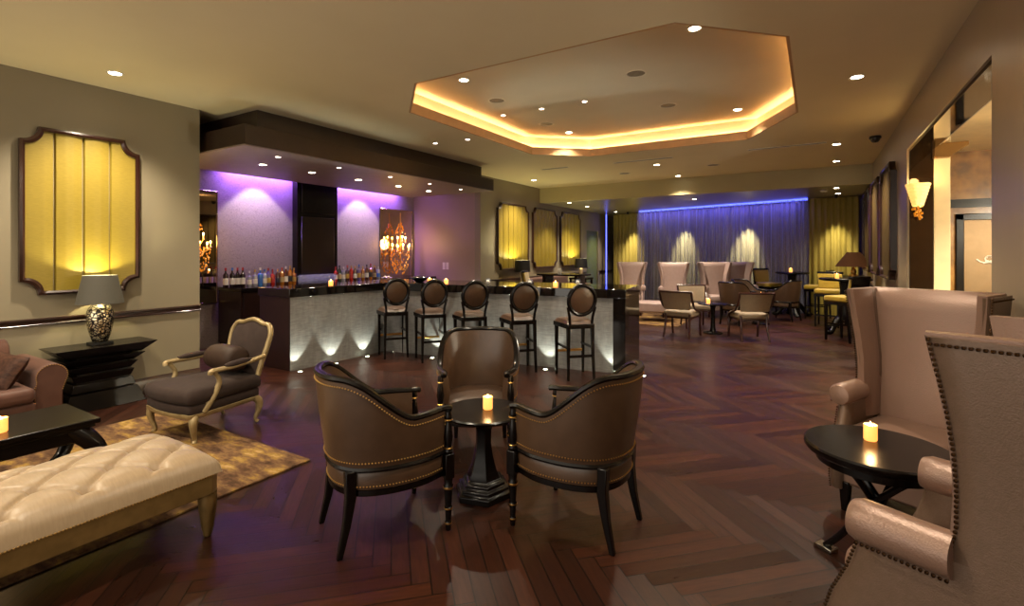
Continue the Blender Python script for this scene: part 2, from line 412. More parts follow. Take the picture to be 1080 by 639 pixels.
# ------------------------------------------------------------------ room shell
XL, XR, ZC = -6.21, .93, 3.18       # left wall, right wall, ceiling
YB = 11.6                           # drop beam
struct('floor', MB().box(-8.6, 5.0, -2.0, 17.5, -.1, 0), M.floor, smooth=False)
OCT = [(-3.40, 3.735), (-4.16, 4.468), (-4.16, 7.47), (-3.36, 8.16), (-.86, 8.16), (-.185, 6.88), (-.185, 4.43), (-.88, 3.735)]
def ceiling_mesh(outer, hole, z0, z1):
    bm = bmesh.new()
    def loop(ps):
        vs = [bm.verts.new((x, y, z0)) for x, y in ps]
        return [bm.edges.new((vs[i], vs[(i + 1) % len(vs)])) for i in range(len(vs))]
    es = loop(outer) + loop(hole)
    bmesh.ops.triangle_fill(bm, use_beauty=True, use_dissolve=False, edges=es)
    ext = bmesh.ops.extrude_face_region(bm, geom=list(bm.faces))
    bmesh.ops.translate(bm, vec=(0, 0, z1 - z0), verts=[v for v in ext['geom'] if isinstance(v, bmesh.types.BMVert)])
    bmesh.ops.recalc_face_normals(bm, faces=bm.faces)
    me = bpy.data.meshes.new('ceiling'); bm.to_mesh(me); bm.free(); return me
me = ceiling_mesh([(-8.6, -2), (1.2, -2), (1.2, 11.75), (-8.6, 11.75)], OCT, ZC, ZC + .1); me.materials.append(M.ceil)
o = bpy.data.objects.new('ceiling', me); COL.objects.link(o); o['kind'] = 'structure'
# recessed tray: lip, cavity, recess ceiling
def oct_off(d):
    cx = sum(p[0] for p in OCT) / 8; cy = sum(p[1] for p in OCT) / 8; out = []
    n = len(OCT)
    for i in range(n):
        p0, p1, p2 = (Vector(OCT[i - 1]), Vector(OCT[i]), Vector(OCT[(i + 1) % n]))
        def nrm(a, b):
            t = (b - a).normalized(); q = Vector((t.y, -t.x))
            return q if q.dot((a + b) / 2 - Vector((cx, cy))) > 0 else -q
        n1, n2 = nrm(p0, p1), nrm(p1, p2); bis = (n1 + n2).normalized()
        out.append(tuple(p1 + bis * d / max(.3, bis.dot(n1))))
    return out
def ring_band(z0, z1, d0, d1):
    a, b = oct_off(d0), oct_off(d1)
    r = [[(x, y, z0) for x, y in a], [(x, y, z1) for x, y in a], [(x, y, z1) for x, y in b], [(x, y, z0) for x, y in b]]
    return MB().loft(r, False, True)
struct('trim_1', ring_band(ZC - .001, ZC + .125, -.012, .012), M.orange, smooth=False)
struct('trim_2', ring_band(ZC + .10, ZC + .44, .18, .22), M.recess, smooth=False)
struct('ceiling_recess', MB().prism(oct_off(.19), ZC + .34, ZC + .44), M.recess, smooth=False)
struct('cove_light_shield', ring_band(ZC + .09, ZC + .146, .122, .130), M.recess, smooth=False)  # added hidden ring, keeps the strip's light from spreading inward
led = ring_band(ZC + .102, ZC + .112, .137, .165).build('cove_light_strip', M.cove, smooth=False)
tag(led, 'warm amber light strip hidden behind the lip of the octagonal ceiling recess', 'light strip')

struct('wall_left', MB().box(XL - .15, XL, -2, 3.10, 0, ZC), M.wall, smooth=False)
struct('wall_left_far', MB().box(XL - .15, XL, 8.87, 14.75, 0, ZC).box(XL - .15, XL, 14.75, 15.75, 2.2, ZC).box(XL - .15, XL, 15.75, 17.4, 0, ZC), M.wall, smooth=False)
struct('wall_alcove_back', MB().box(-8.28, -8.13, 2.95, 9.02, 0, ZC), M.wallpaper, smooth=False)
struct('wall_alcove_end', MB().box(-8.13, XL - .15, 8.87, 9.02, 0, ZC), M.wall_end, smooth=False)
struct('wall_alcove_near', MB().box(-8.28, XL - .15, 2.95, 3.10, 0, ZC), M.wall_end, smooth=False)
struct('wall_right', MB().box(XR, XR + .28, -2, 4.17, 0, ZC).box(XR, XR + .28, 4.17, 7.49, 2.72, ZC).box(XR, XR + .28, 7.49, 17.4, 0, ZC), M.wall_right, smooth=False)
struct('wall_back', MB().box(-8.6, 1.4, 17.25, 17.4, 0, ZC), M.wall, smooth=False)
struct('beam', MB().box(XL, XR, YB, YB + .12, 2.80, ZC), M.beamcol, smooth=False)
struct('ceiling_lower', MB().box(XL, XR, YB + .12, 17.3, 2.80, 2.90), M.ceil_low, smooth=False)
# bar soffit: wide lower box below a narrower recessed step
struct('soffit', MB().box(-7.62, -5.42, 3.18, 8.2, 2.71, 2.935), M.soffit, bevel=.004, smooth=False)
struct('soffit_step', MB().box(-7.62, -5.62, 3.45, 8.06, 2.93, ZC), M.soffit, smooth=False)
struct('soffit_underside', MB().box(-7.60, -5.44, 3.20, 8.18, 2.702, 2.712), M.soffit_under, smooth=False)
# skirting, chair rails
def moulding(x, y0, y1, prof, sgn=1):
    mb = MB(); ps = [(x + sgn * a, z) for a, z in prof]
    mb.loft([[(a, y, z) for a, z in ps] for y in (y0, y1)]); return mb
BASE = [(-.01, 0), (.022, 0), (.022, .11), (.014, .125), (.008, .14), (-.01, .14)]
RAIL = [(-.01, .815), (.018, .815), (.024, .825), (.012, .838), (.014, .855), (.03, .868), (.03, .882), (-.01, .885)]
struct('baseboard_left', moulding(XL, -2, 3.10, BASE), M.trimwood)
struct('trim_3', moulding(XL, -2, 3.10, RAIL), M.trimwood)
struct('trim_4', moulding(XL, 8.87, 14.7, RAIL), M.trimwood)
struct('trim_5', moulding(XL, 15.8, 17.2, RAIL), M.trimwood)
struct('baseboard_left_far', moulding(XL, 8.87, 14.7, BASE), M.trimwood)
struct('baseboard_right', moulding(XR, 7.5, 13.9, BASE, -1), M.trimwood)
struct('baseboard_right_near', moulding(XR, -2, 4.16, BASE, -1), M.trimwood)
struct('trim_6', moulding(XR, 8.0, 13.9, RAIL, -1), M.trimwood)
# olive doorway at the far end of the left wall
struct('door_1', MB().box(XL - .12, XL - .06, 14.75, 15.75, 0, 2.2).prism([(14.80, .02), (15.70, .02), (15.70, 2.14), (14.80, 2.14)], XL - .06, XL - .05, 'x'), M.dooorgreen, smooth=False)
dh = MB().tube([(XL - .05, 14.88, 1.0), (XL - .01, 14.88, 1.0), (XL - .01, 14.98, 1.0)], .012, 8).build('door_handle', M.chrome); dh.parent = bpy.data.objects['door_1']
# lobby beyond the opening on the right
struct('wall_lobby_far', MB().box(1.17, 4.4, 9.5, 9.65, 0, 3.3), M.marble, smooth=False)
struct('wall_lobby_side', MB().box(4.25, 4.4, 2.5, 9.5, 0, 3.3), M.columncream, smooth=False)
struct('wall_lobby_near', MB().box(1.17, 4.4, 2.4, 2.55, 0, 3.3), M.columncream, smooth=False)
struct('ceiling_lobby', MB().box(1.17, 4.4, 2.4, 9.65, 2.95, 3.05), M.columncream, smooth=False)
struct('door_jamb_panel', MB().box(XR + .02, 1.17, 7.47, 7.5, 0, 2.70), M.darkmirror, smooth=False)
struct('door_head_panel', MB().box(XR + .02, 1.17, 4.2, 7.47, 2.69, 2.72), M.darkmirror, smooth=False)
struct('column_lobby', MB().box(1.17, 1.32, 7.47, 7.75, 0, 2.95), M.columncream, bevel=.008, smooth=False)
struct('trim_7', MB().box(1.34, 4.2, 9.44, 9.5, 2.14, 2.26), M.blackwood, smooth=False)
brk = MB().prism([(1.16, 2.58), (1.30, 2.58), (1.46, 2.70), (1.46, 2.74), (1.16, 2.74)], 7.36, 7.50, 'y')
tag(brk.build('wall_bracket', mat('gilt_bracket', '#7d5a2c', .35, metal=.5), bevel=.008), 'amber gilt bracket at the top of the cream lobby column', 'bracket')

# ------------------------------------------------------------------ ceiling fittings
def downlight(x, y, z, label, group, r=.05, power=K_DOWN, col=WARM, small=False, angle=110, lens=None):
    t = thing('downlight', label, 'ceiling light', (x, y, z), 0, group)
    MB().lathe([(r * .98, 0), (r * 1.02, -.004), (r * 1.35, -.006), (r * 1.4, 0)], seg=20).build('trim_ring', M.whiteplastic, t)
    MB().lathe([(r, -.002), (r * .96, -.005), (0.0, -.006)], seg=20).build('lens', lens or (M.lens_s if small else M.lens), t)
    if power: light('downlight_beam', 'SPOT', (0, 0, -.03), power, col, t, None, .05, angle, .8)
    return t
GM, GS, GB, GL = 'main ceiling downlights', 'small ceiling spots', 'bar soffit downlights', 'low ceiling downlights'
downlight(-5.61, 2.05, ZC, 'recessed downlight in the ceiling above the big gold wall panel', GM)
downlight(.34, 5.79, ZC, 'recessed ceiling downlight between octagonal recess and lobby opening', GM)
downlight(-5.6, 10.17, ZC, 'recessed ceiling downlight above the first of the three gold panels', GM)
downlight(-2.60, 9.6, ZC, 'recessed ceiling downlight behind the octagonal recess, farther from the beam', GM)
downlight(-2.58, 11.25, ZC, 'recessed ceiling downlight tight against the middle of the drop beam', GM)
downlight(.28, 9.23, ZC, 'recessed ceiling downlight near the right wall, second from the beam', GM)
downlight(.33, 10.95, ZC, 'recessed ceiling downlight near the right wall, closest to the beam', GM)
downlight(-5.0, 5.93, ZC, 'small ceiling spot outside the recess, nearer the bar soffit', GS, .03, K_DOWN * .5, small=True, angle=70)
downlight(-4.42, 5.98, ZC, 'small ceiling spot outside the recess, right beside its glowing edge', GS, .03, K_DOWN * .5, small=True, angle=70)
for x, y in ((-2.2, .6), (-4.2, .3), (-.2, 2.3), (-5.4, -.8)):
    downlight(x, y, ZC, 'recessed ceiling downlight above the near seating, outside the view', GM, power=K_DOWN * .55, angle=150)
ZR = ZC + .34
for x, y, l in ((-3.52, 4.69, 'near left'), (-.93, 4.69, 'near right'), (-3.55, 7.67, 'far left'), (-.94, 7.68, 'far right')):
    downlight(x, y, ZR, f'recessed downlight in the {l} corner of the octagonal ceiling recess', 'octagon corner downlights', power=K_DOWN * (.35 if y > 7 else .8))
for k, x in enumerate((-3.93, -3.29, -2.64)):
    downlight(x, 6.2, ZR, f'small spot in the octagonal recess, {ORD[k]} from the left of its row of three', 'octagon small spots', .03, K_DOWN * .5, small=True, angle=70)
for k, y in enumerate((4.05, 4.83, 5.72, 6.65, 7.48)):
    downlight(-6.47, y, 2.702, f'downlight in the bar soffit, wall-side row, {ORD[k]} from the near end', GB, .045, K_BAR, (1, .82, .66), angle=100)
for k, y in enumerate((3.82, 4.76, 5.76, 6.71, 7.6)):
    downlight(-5.78, y, 2.702, f'small downlight in the bar soffit, room-side row, {ORD[k]} from the near end', GB, .028, K_BAR, (1, .82, .66), True, angle=90)
for x, y, l in ((-5.52, 11.95, 'far left, closest to the beam'), (-5.54, 13.2, 'far left, second from the beam'), (-5.48, 15.4, 'far left, above the left gold drape'),
                (-2.53, 12.7, 'middle, above the wingback chairs'), (.36, 12.0, 'far right, closest to the beam'), (.43, 13.14, 'far right, next to the gold drape')):
    downlight(x, y, 2.80, f'low ceiling downlight, {l}', GL, .045, K_DOWN * (.25 if x > 0 else .6), angle=100)
for x, y, z, l in ((-1.73, 5.53, ZR, 'recess, near right'), (-3.62, 5.55, ZR, 'recess, near left'), (-3.62, 6.98, ZR, 'recess, far left'), (-1.73, 6.96, ZR, 'recess, far right'),
                   (-3.47, 10.3, ZC, 'main ceiling near the beam, left'), (-1.68, 10.2, ZC, 'main ceiling near the beam, right')):
    t = thing('ceiling_speaker', f'round flush ceiling speaker, {l}', 'speaker', (x, y, z), 0, 'ceiling speakers')
    MB().lathe([(.10, 0), (.10, -.006), (.115, -.008), (.12, 0)], seg=28).build('rim', M.whiteplastic, t)
    MB().lathe([(.10, -.001), (.06, -.004), (0, -.005)], seg=28).build('grille', M.grey, t)
for x0, x1, y, l in ((-4.75, -4.15, 8.95, 'left'), (-3.25, -2.15, 9.0, 'middle'), (-.95, .15, 9.0, 'right')):
    t = thing('air_vent', f'slim dark slot air vent in the ceiling, {l} of the three', 'vent', ((x0 + x1) / 2, y, ZC), 0, 'slot air vents')
    L = (x1 - x0) / 2
    MB().box(-L, L, -.045, -.03, -.006, 0).box(-L, L, .03, .045, -.006, 0).box(-L, -L + .015, -.03, .03, -.006, 0).box(L - .015, L, -.03, .03, -.006, 0).build('frame', M.whiteplastic, t, smooth=False)
    MB().box(-L + .015, L - .015, -.03, .03, -.003, 0).build('slot', M.black, t, smooth=False)
t = thing('dome_camera', 'small dark dome camera under the ceiling by the right wall', 'camera', (.74, 8.9, ZC))
MB().lathe([(.07, 0), (.075, -.03), (.07, -.035)], seg=20).build('base', M.black, t); MB().lathe([(.06, -.03), (.056, -.06), (.035, -.085), (0, -.092)], seg=20).build('dome', M.bowl, t)
t = thing('smoke_detector', 'round white smoke detector on the low ceiling by the right drape', 'detector', (.15, 12.4, 2.80))
MB().lathe([(.07, 0), (.07, -.02), (.05, -.035), (0, -.036)], seg=20).build('body', M.whiteplastic, t); MB().lathe([(.02, -.035), (.018, -.042), (0, -.043)], seg=12).build('sensor', M.grey, t)

# violet cove over the back bar wall and the wall washers hidden with it
t = thing('violet_light_strip', 'violet light strip hidden in the slot above the back bar wall', 'light strip', (-8.02, 6.35, 2.98))
MB().box(-.02, .02, -2.2, 2.2, -.02, .02).build('led_strip', M.violetled, t, smooth=False)
light('violet_strip_light', 'AREA', (0, 0, -.03), K_PURPLE, (.31, .13, 1.0), t, (-.12, 0, -.5), 3.9, sizey=.04, spread=120)
for k, y in enumerate((4.95, 7.2)):
    t = thing('wall_washer', f'small spotlight in the slot above the back bar wall, {ORD[k]} from the near end', 'spotlight', (-7.72, y, 2.9), 0, 'back bar wall washers')
    MB().lathe([(.03, 0), (.03, .07), (.02, .08)], seg=14).build('can', M.black, t)
    light('washer_beam', 'SPOT', (0, 0, -.01), 95, (1, .88, .82), t, (-.34, 0, -1.3), .05, 78, .12)

# ------------------------------------------------------------------ gold pleated wall panels
def wall_panel(name, label, X, sgn, y0, y1, z0, z1, notch, m, group=None, pleats=4, depth=.05):
    """framed fabric panel on a wall x = X, facing sgn; corners scooped inwards"""
    t = thing(name, label, 'wall panel', (X, (y0 + y1) / 2, z0), 0, group)
    hw, h = (y1 - y0) / 2, z1 - z0
    def outline(g):
        a, b, n = hw - g, h - g, notch
        pts = []
        def arc(cy, cz, a0, a1):
            for k in range(9):
                q = a0 + (a1 - a0) * k / 8; pts.append((cy + n * math.cos(q), cz + n * math.sin(q)))
        e = n * .22
        pts.append((-a + n + e, g)); pts.append((a - n - e, g))
        pts.append((a - n - e, g + e * .0)); arc(a, g, PI, PI / 2)
        pts.append((a, b - n)); arc(a, b, -PI / 2, -PI)
        arc(-a, b, 0, -PI / 2); arc(-a, g, PI / 2, 0)
        out = []
        for p in pts:
            if not out or (abs(p[0] - out[-1][0]) + abs(p[1] - out[-1][1])) > 1e-4: out.append(p)
        return out
    o1, o2 = outline(0), outline(.036)
    n = len(o1); rings = []
    for i in range(n):
        (a, b), (c, d) = o1[i], o2[i]
        rings.append([(0, a, b), (sgn * depth, a, b), (sgn * (depth + .012), (a + c) / 2, (b + d) / 2), (sgn * depth, c, d), (sgn * .005, c, d)])
    MB().loft(rings, False, True).build('frame', M.trimwood, t, angle=50)
        # pleated cloth: flat fields between narrow inverted pleats, clipped to the frame outline
    mb = MB(); W = hw - .032
    def span(y):                                # lower/upper edge of the cloth at y
        r = notch; a = hw - .032; q = a - abs(y)
        dz = math.sqrt(max(0, r * r - q * q)) if q < r else 0
        return .032 + dz, h - .032 - dz
    ys = []; K = 90
    cuts = [-W + (2 * W) * (k + 1) / (pleats + 1) for k in range(pleats)]
    for k in range(K + 1): ys.append(-W + 2 * W * k / K)
    for c in cuts: ys += [c - .012, c - .006, c, c + .006, c + .012]
    ys = sorted(ys)
    def xo(y):
        d = min(abs(y - c) for c in cuts); return depth * .45 - .028 * max(0, 1 - d / .012) + .010 * min(1, d / .08)
    NZ = 12
    rows = []
    for k in range(NZ + 1):
        rows.append([(sgn * xo(y), y, span(y)[0] + (span(y)[1] - span(y)[0]) * k / NZ) for y in ys])
    vs = [p for r in rows for p in r]; L = len(ys)
    mb.add(vs, [(k * L + i, k * L + i + 1, (k + 1) * L + i + 1, (k + 1) * L + i) for k in range(NZ) for i in range(L - 1)])
    mb.build('pleated_cloth', m, t, angle=60)
    return t
wall_panel('fabric_wall_panel', 'large gold pleated silk panel in scooped frame above the crackled lamp', XL, 1, 1.53, 2.47, 1.10, 2.67, .13, M.panel, None, 3)
for k, (a, b, n) in enumerate(((9.50, 10.93, 'first'), (11.15, 12.55, 'middle'), (12.78, 14.17, 'last'))):
    wall_panel('fabric_wall_panel', f'gold pleated panel on the far left wall, {n} of three from the bar', XL, 1, a, b, 1.09, 2.66, .14, M.panel, 'far left gold panels', 5)
for k, (a, b, n) in enumerate(((8.35, 9.7, 'nearest to the wall sconce'), (9.9, 11.25, 'middle of the three'), (11.5, 12.9, 'closest to the gold drape'))):
    wall_panel('fabric_wall_panel', f'bronze pleated panel on the right wall, {n}', XR, -1, a, b, 1.12, 2.74, .14, M.panel_r, 'right wall bronze panels', 5, .07)

# ------------------------------------------------------------------ drapes and sheer at the far end
def drape(name, label, p0, p1, z0, z1, amp, pitch, m, seed=1, th=.012):
    rr = random.Random(seed); p0, p1 = Vector(p0), Vector(p1); d = p1 - p0; L = d.length; d.normalize(); nrm = Vector((-d.y, d.x))
    n = int(L / pitch * 10); ph = [0.0]
    for i in range(n): ph.append(ph[-1] + 2 * PI / 10 * rr.uniform(.7, 1.35))
    ap = [amp * rr.uniform(.75, 1.2) for _ in range(n + 1)]
    mb = MB(); nz = 6; rows = []
    for side in (0, 1):
        for k in range(nz + 1):
            f = k / nz; a_ = .55 + .45 * (1 - f)
            rows.append([tuple((p0 + d * (L * i / n) + nrm * (ap[i] * a_ * math.sin(ph[i]) + (th if side else 0))).to_3d() + Vector((0, 0, z0 + (z1 - z0) * f))) for i in range(n + 1)])
    w_ = n + 1
    vs = [p for r in rows for p in r]; fs = []
    for s_ in (0, 1):
        b = s_ * (nz + 1) * w_
        fs += [(b + k * w_ + i, b + k * w_ + i + 1, b + (k + 1) * w_ + i + 1, b + (k + 1) * w_ + i) for k in range(nz) for i in range(n)]
    b = (nz + 1) * w_
    fs += [(i, i + 1, b + i + 1, b + i) for i in range(n)]
    fs += [(nz * w_ + i, nz * w_ + i + 1, b + nz * w_ + i + 1, b + nz * w_ + i) for i in range(n)]
    for e in (0, n): fs += [(k * w_ + e, (k + 1) * w_ + e, b + (k + 1) * w_ + e, b + k * w_ + e) for k in range(nz)]
    mb.add(vs, fs)
    o = mb.build(name, m, angle=70); tag(o, label, 'curtain'); return o
drape('drape', 'gold drape in the far right corner behind the brown-shaded lamp', (-.13, 13.95), (.85, 13.88), .01, 2.79, .035, .13, M.drape, 3)
drape('drape', 'gold drape in the far left corner beside the blue light line', (-5.95, 16.5), (-4.75, 16.1), .01, 2.79, .04, .15, M.drape, 5)
drape('drape', 'taupe lining drape hanging behind the long sheer curtain', (-4.75, 16.35), (.1, 14.75), .01, 2.79, .04, .16, M.drape_b, 9)
sh = drape('sheer_curtain', 'long sheer curtain glowing blue along its top at the far end', (-4.80, 15.45), (-.16, 13.88), .02, 2.78, .028, .10, M.sheer, 11, .004)
t = thing('blue_light_strip', 'blue light strip washing the top of the sheer curtain', 'light strip', (-2.5, 14.60, 2.785), math.atan2(-1.57, 4.64))
MB().box(-2.42, 2.42, .13, .15, -.03, .012).build('led_strip', M.blueled, t, smooth=False)
light('blue_strip_light', 'AREA', (0, -.08, -.02), 28, (.17, .14, 1.0), t, (0, .02, -1), 4.6, sizey=.03, spread=150)
t = thing('blue_light_line', 'thin vertical blue light line at the left edge of the far gold drape', 'light strip', (-5.98, 15.9, 0))
MB().box(-.02, .02, -.02, .02, .02, 2.78).build('channel', M.chrome, t, smooth=False)
MB().box(-.012, .012, -.028, -.02, .3, 2.78).build('led_strip', M.blueled, t, smooth=False)
for x, y, ax, ay, p, l in ((.40, 13.45, .42, 13.9, 16, 'in front of the right gold drape'), (-5.2, 15.75, -5.2, 16.25, 20, 'in front of the left gold drape'),
                        (-3.5, 15.45, -3.45, 15.95, 40, 'behind the sheer, left of two'), (-1.7, 14.85, -1.65, 15.35, 46, 'behind the sheer, right of two')):
    t = thing('drape_spotlight', f'small black ceiling spotlight washing a curtain, {l}', 'spotlight', (x, y, 2.80), 0, 'curtain spotlights')
    MB().lathe([(.03, 0), (.03, -.07), (.02, -.075)], seg=14).build('can', M.black, t)
    light('drape_beam', 'SPOT', (0, 0, -.09), p * 15, (1, .93, .66), t, (ax - x, ay - y, -1.5), .03, 44, 1.0)

# ------------------------------------------------------------------ bar
A, K_, E1, E2 = Vector((-5.65, 3.90)), Vector((-5.57, 5.46)), Vector((-2.14, 5.92)), Vector((-1.99, 5.94))
d2 = (E1 - K_).normalized(); n2 = Vector((-d2.y, d2.x)); d1 = (K_ - A).normalized(); n1 = Vector((-d1.y, d1.x))
bar = thing('bar_counter', 'L-shaped bar with black granite top and uplit silver stone front', 'bar counter', (-5.6, 5.0, 0))
MW = Matrix.Translation((5.6, -5.0, 0))
EB = E2 + n2 * 1.0; KB = Vector((-6.28, 6.35)); AB = Vector((-6.30, 3.90))
def pl(v): return (v.x, v.y)
f = .03
top = [pl(AB + Vector((0, -f))), pl(A + Vector((f, -f))), pl(K_ + Vector((f, -f))), pl(E1 - n2 * f), pl(E2 - n2 * f + d2 * .01), pl(EB + d2 * .01), pl(KB)]
MB().prism(top, .93, 1.04, M=MW).build('counter_top', M.barblack, bar, bevel=.006)
MB().prism([pl(A + n1 * .03 + d1 * .0), pl(A), pl(K_), pl(E1), pl(E1 + n2 * .03), pl(K_ + n2 * .03 + n1 * .03)], .0, .93, M=MW).build('front_panel', M.barfront, bar, smooth=False)
MB().prism([pl(E1 - n2 * .01), pl(E2 - n2 * .01), pl(EB), pl(EB - d2 * .15)], 0, .93, M=MW).build('end_panel', M.barblack, bar, smooth=False)
MB().prism([pl(AB), pl(A + n1 * .0), pl(A + d1 * .05 + n1 * .05), pl(K_ + n1 * .1 + n2 * .06), pl(E1 + n2 * .06 - d2 * .05), pl(EB - d2 * .2), pl(KB)], .0, .925, M=MW).build('carcass', M.espresso, bar, smooth=False)
for k, (x, y, gx, gy) in enumerate(((-5.52, 3.95, -1, .05), (-5.515, 4.49, -1, .05), (-5.5, 5.03, -1, .05), (-5.44, 5.50, -.6, .8), (-4.64, 5.44, -.13, 1), (-3.8, 5.54, -.13, 1), (-2.95, 5.66, -.13, 1), (-2.12, 5.80, -.13, 1), (-1.78, 5.98, -1, .1))):
    nm = ['at the near end of the bar', 'second along the short arm of the bar', 'third along the short arm of the bar', 'in the inner corner of the bar', 'behind the second stool', 'behind the third stool', 'between the fourth and fifth stools', 'at the end of the stone front', 'beside the black granite end'][k]
    t = thing('floor_uplight', f'small round floor uplight {nm}', 'floor light', (x, y, 0), 0, 'uplights along the bar foot')
    MB().lathe([(.026, 0), (.026, .004), (.036, .004), (.037, 0)], seg=16).build('rim', M.chrome, t)
    MB().lathe([(.026, .002), (.02, .005), (0, .006)], seg=16).build('lens', M.uplens, t)
    light('uplight_beam', 'SPOT', (0, 0, .02), 15, (.92, 1, .84), t, (gx * .13, gy * .13, .42), .012, 72, .45)

# bar stools
def bar_stool():
    t = thing('bar_stool', 'x', 'bar stool', (0, 0, 0), 0, 'round-backed stools at the bar')
    for s in (-1, 1):
        MB().loft([[(s * (.15 + a) + dx * w_, -.17 - b + dy * w_, z) for dx, dy in ((-1, -1), (1, -1), (1, 1), (-1, 1))] for z, w_, a, b in ((0, .013, .012, .03), (.3, .017, .004, .01), (.64, .021, 0, 0))]).build('leg', M.blackwood, t, bevel=.003)
        MB().loft([[(s * (.175) + dx * w_, .17 + dy * w_, z) for dx, dy in ((-1, -1), (1, -1), (1, 1), (-1, 1))] for z, w_ in ((0, .013), (.64, .021))]).build('leg', M.blackwood, t, bevel=.003)
    MB().prism([(-.17, -.20), (.17, -.20), (.21, .20), (-.21, .20)], .60, .655).build('seat_frame', M.blackwood, t, bevel=.008)
    def cush(u, v):
        x = -1 + 2 * u; y = -1 + 2 * v; e = (1 - abs(x) ** 5) * (1 - abs(y) ** 5)
        wd = .165 + (.205 - .165) * v
        return (x * wd, y * .19, .655 + .055 * max(0, e) ** .35)
    MB().grid(cush, 16, 16).build('seat', M.leather, t)
    MB().box(-.155, .155, -.185, -.165, .26, .29).box(-.165, -.145, -.17, .17, .36, .385).box(.145, .165, -.17, .17, .36, .385).build('stretcher', M.blackwood, t, smooth=False)
    MB().box(-.17, .17, .16, .18, .27, .30).build('footrest', M.gold, t, bevel=.004)
    # oval back on two short posts
    lean = lambda z: -.185 - (z - .65) * .12
    for s in (-1, 1):
        MB().tube([(s * .135, lean(.62), .62), (s * .145, lean(.74), .74), (s * .172, lean(.86), .86)], .017, 8).build('back_post', M.blackwood, t)
    ring = [(.165 * math.cos(a), lean(.94 + .172 * math.sin(a)), .94 + .172 * math.sin(a)) for a in [2 * PI * k / 40 for k in range(40)]]
    MB().tube(ring, .026, 8, closed=True, cap=False).build('back_frame', M.blackwood, t)
    def pad(sgn):
        def fn(u, v):
            r = u; a = 2 * PI * v; z = .94 + .15 * r * math.sin(a)
            return (.145 * r * math.cos(a), lean(z) + sgn * (.006 + .022 * (1 - r * r)), z)
        return fn
    MB().grid(pad(1), 8, 32).grid(pad(-1), 8, 32).build('back_pad', M.leather, t)
    return t
st0 = bar_stool()
SP = [(-5.06, 5.16, 56), (-4.44, 5.245, 53), (-3.80, 5.30, 51), (-3.09, 5.35, 48), (-2.345, 5.41, 46)]
SL = ['round-backed bar stool nearest the inner corner of the bar', 'round-backed bar stool second from the inner bar corner', 'middle round-backed bar stool of the five at the bar', 'round-backed bar stool fourth from the inner bar corner', 'round-backed bar stool nearest the black granite bar end']
for k, (x, y, a) in enumerate(SP):
    q = math.radians(a); fx, fy = -math.sin(q), math.cos(q); loc = (x + fx * .2, y + fy * .2, 0)
    if k == 0: st0.location = loc; st0.rotation_euler.z = q; st0['label'] = SL[0]
    else: dup(st0, loc, q, SL[k])

# back bar cabinet, mirrors, dark centre panel
cab = thing('back_bar_cabinet', 'dark wood back bar cabinet under the rows of bottles', 'cabinet', (-7.775, 6.3, 0))
MB().box(-.33, .30, -1.97, 2.55, .08, .90).build('body', M.espresso, cab, smooth=False)
MB().box(-.33, .34, -1.99, 2.56, .90, .95).build('top', M.barblack, cab, bevel=.004, smooth=False)
MB().box(-.33, .27, -1.95, 2.53, 0, .08).build('plinth', M.black, cab, smooth=False)
for k in range(6):
    d = MB().box(.30, .318, -1.94 + k * .745, -1.94 + k * .745 + .72, .12, .87).build('door', M.espresso, cab, bevel=.004)
    MB().tube([(.318, -1.28 + k * .745, .60), (.345, -1.28 + k * .745, .60), (.345, -1.28 + k * .745, .74), (.318, -1.28 + k * .745, .74)], .006, 6).build('handle', M.chrome, d)
t = thing('back_bar_centre_panel', 'tall black lacquered panel between the two halves of the back bar wall', 'wall panel', (-8.105, 6.08, 0))
MB().box(0, .14, -.44, .44, .95, 3.15).build('body', M.blackwood, t, smooth=False)
MB().box(.14, .155, -.36, .36, 1.02, 2.15).build('inset_panel', M.espresso, t, bevel=.01)
MB().box(.14, .16, -.36, .36, 2.22, 3.0).build('upper_inset_panel', M.blackwood, t, bevel=.01)
for y0, y1, z0, z1, l in ((3.5, 4.32, .70, 2.47, 'tall narrow mirror at the near end of the back bar wall'), (7.77, 8.80, .75, 2.47, 'tall mirror at the far end of the back bar wall behind the sconce')):
    t = thing('wall_mirror', l, 'mirror', (-8.13, (y0 + y1) / 2, z0)); hw = (y1 - y0) / 2; h = z1 - z0
    MB().box(.0, .02, -hw, hw, 0, h).build('glass', M.mirror, t, smooth=False)
    MB().box(0, .03, -hw, -hw + .02, 0, h).box(0, .03, hw - .02, hw, 0, h).box(0, .03, -hw, hw, 0, .02).box(0, .03, -hw, hw, h - .02, h).build('frame', M.mirror, t, bevel=.008)
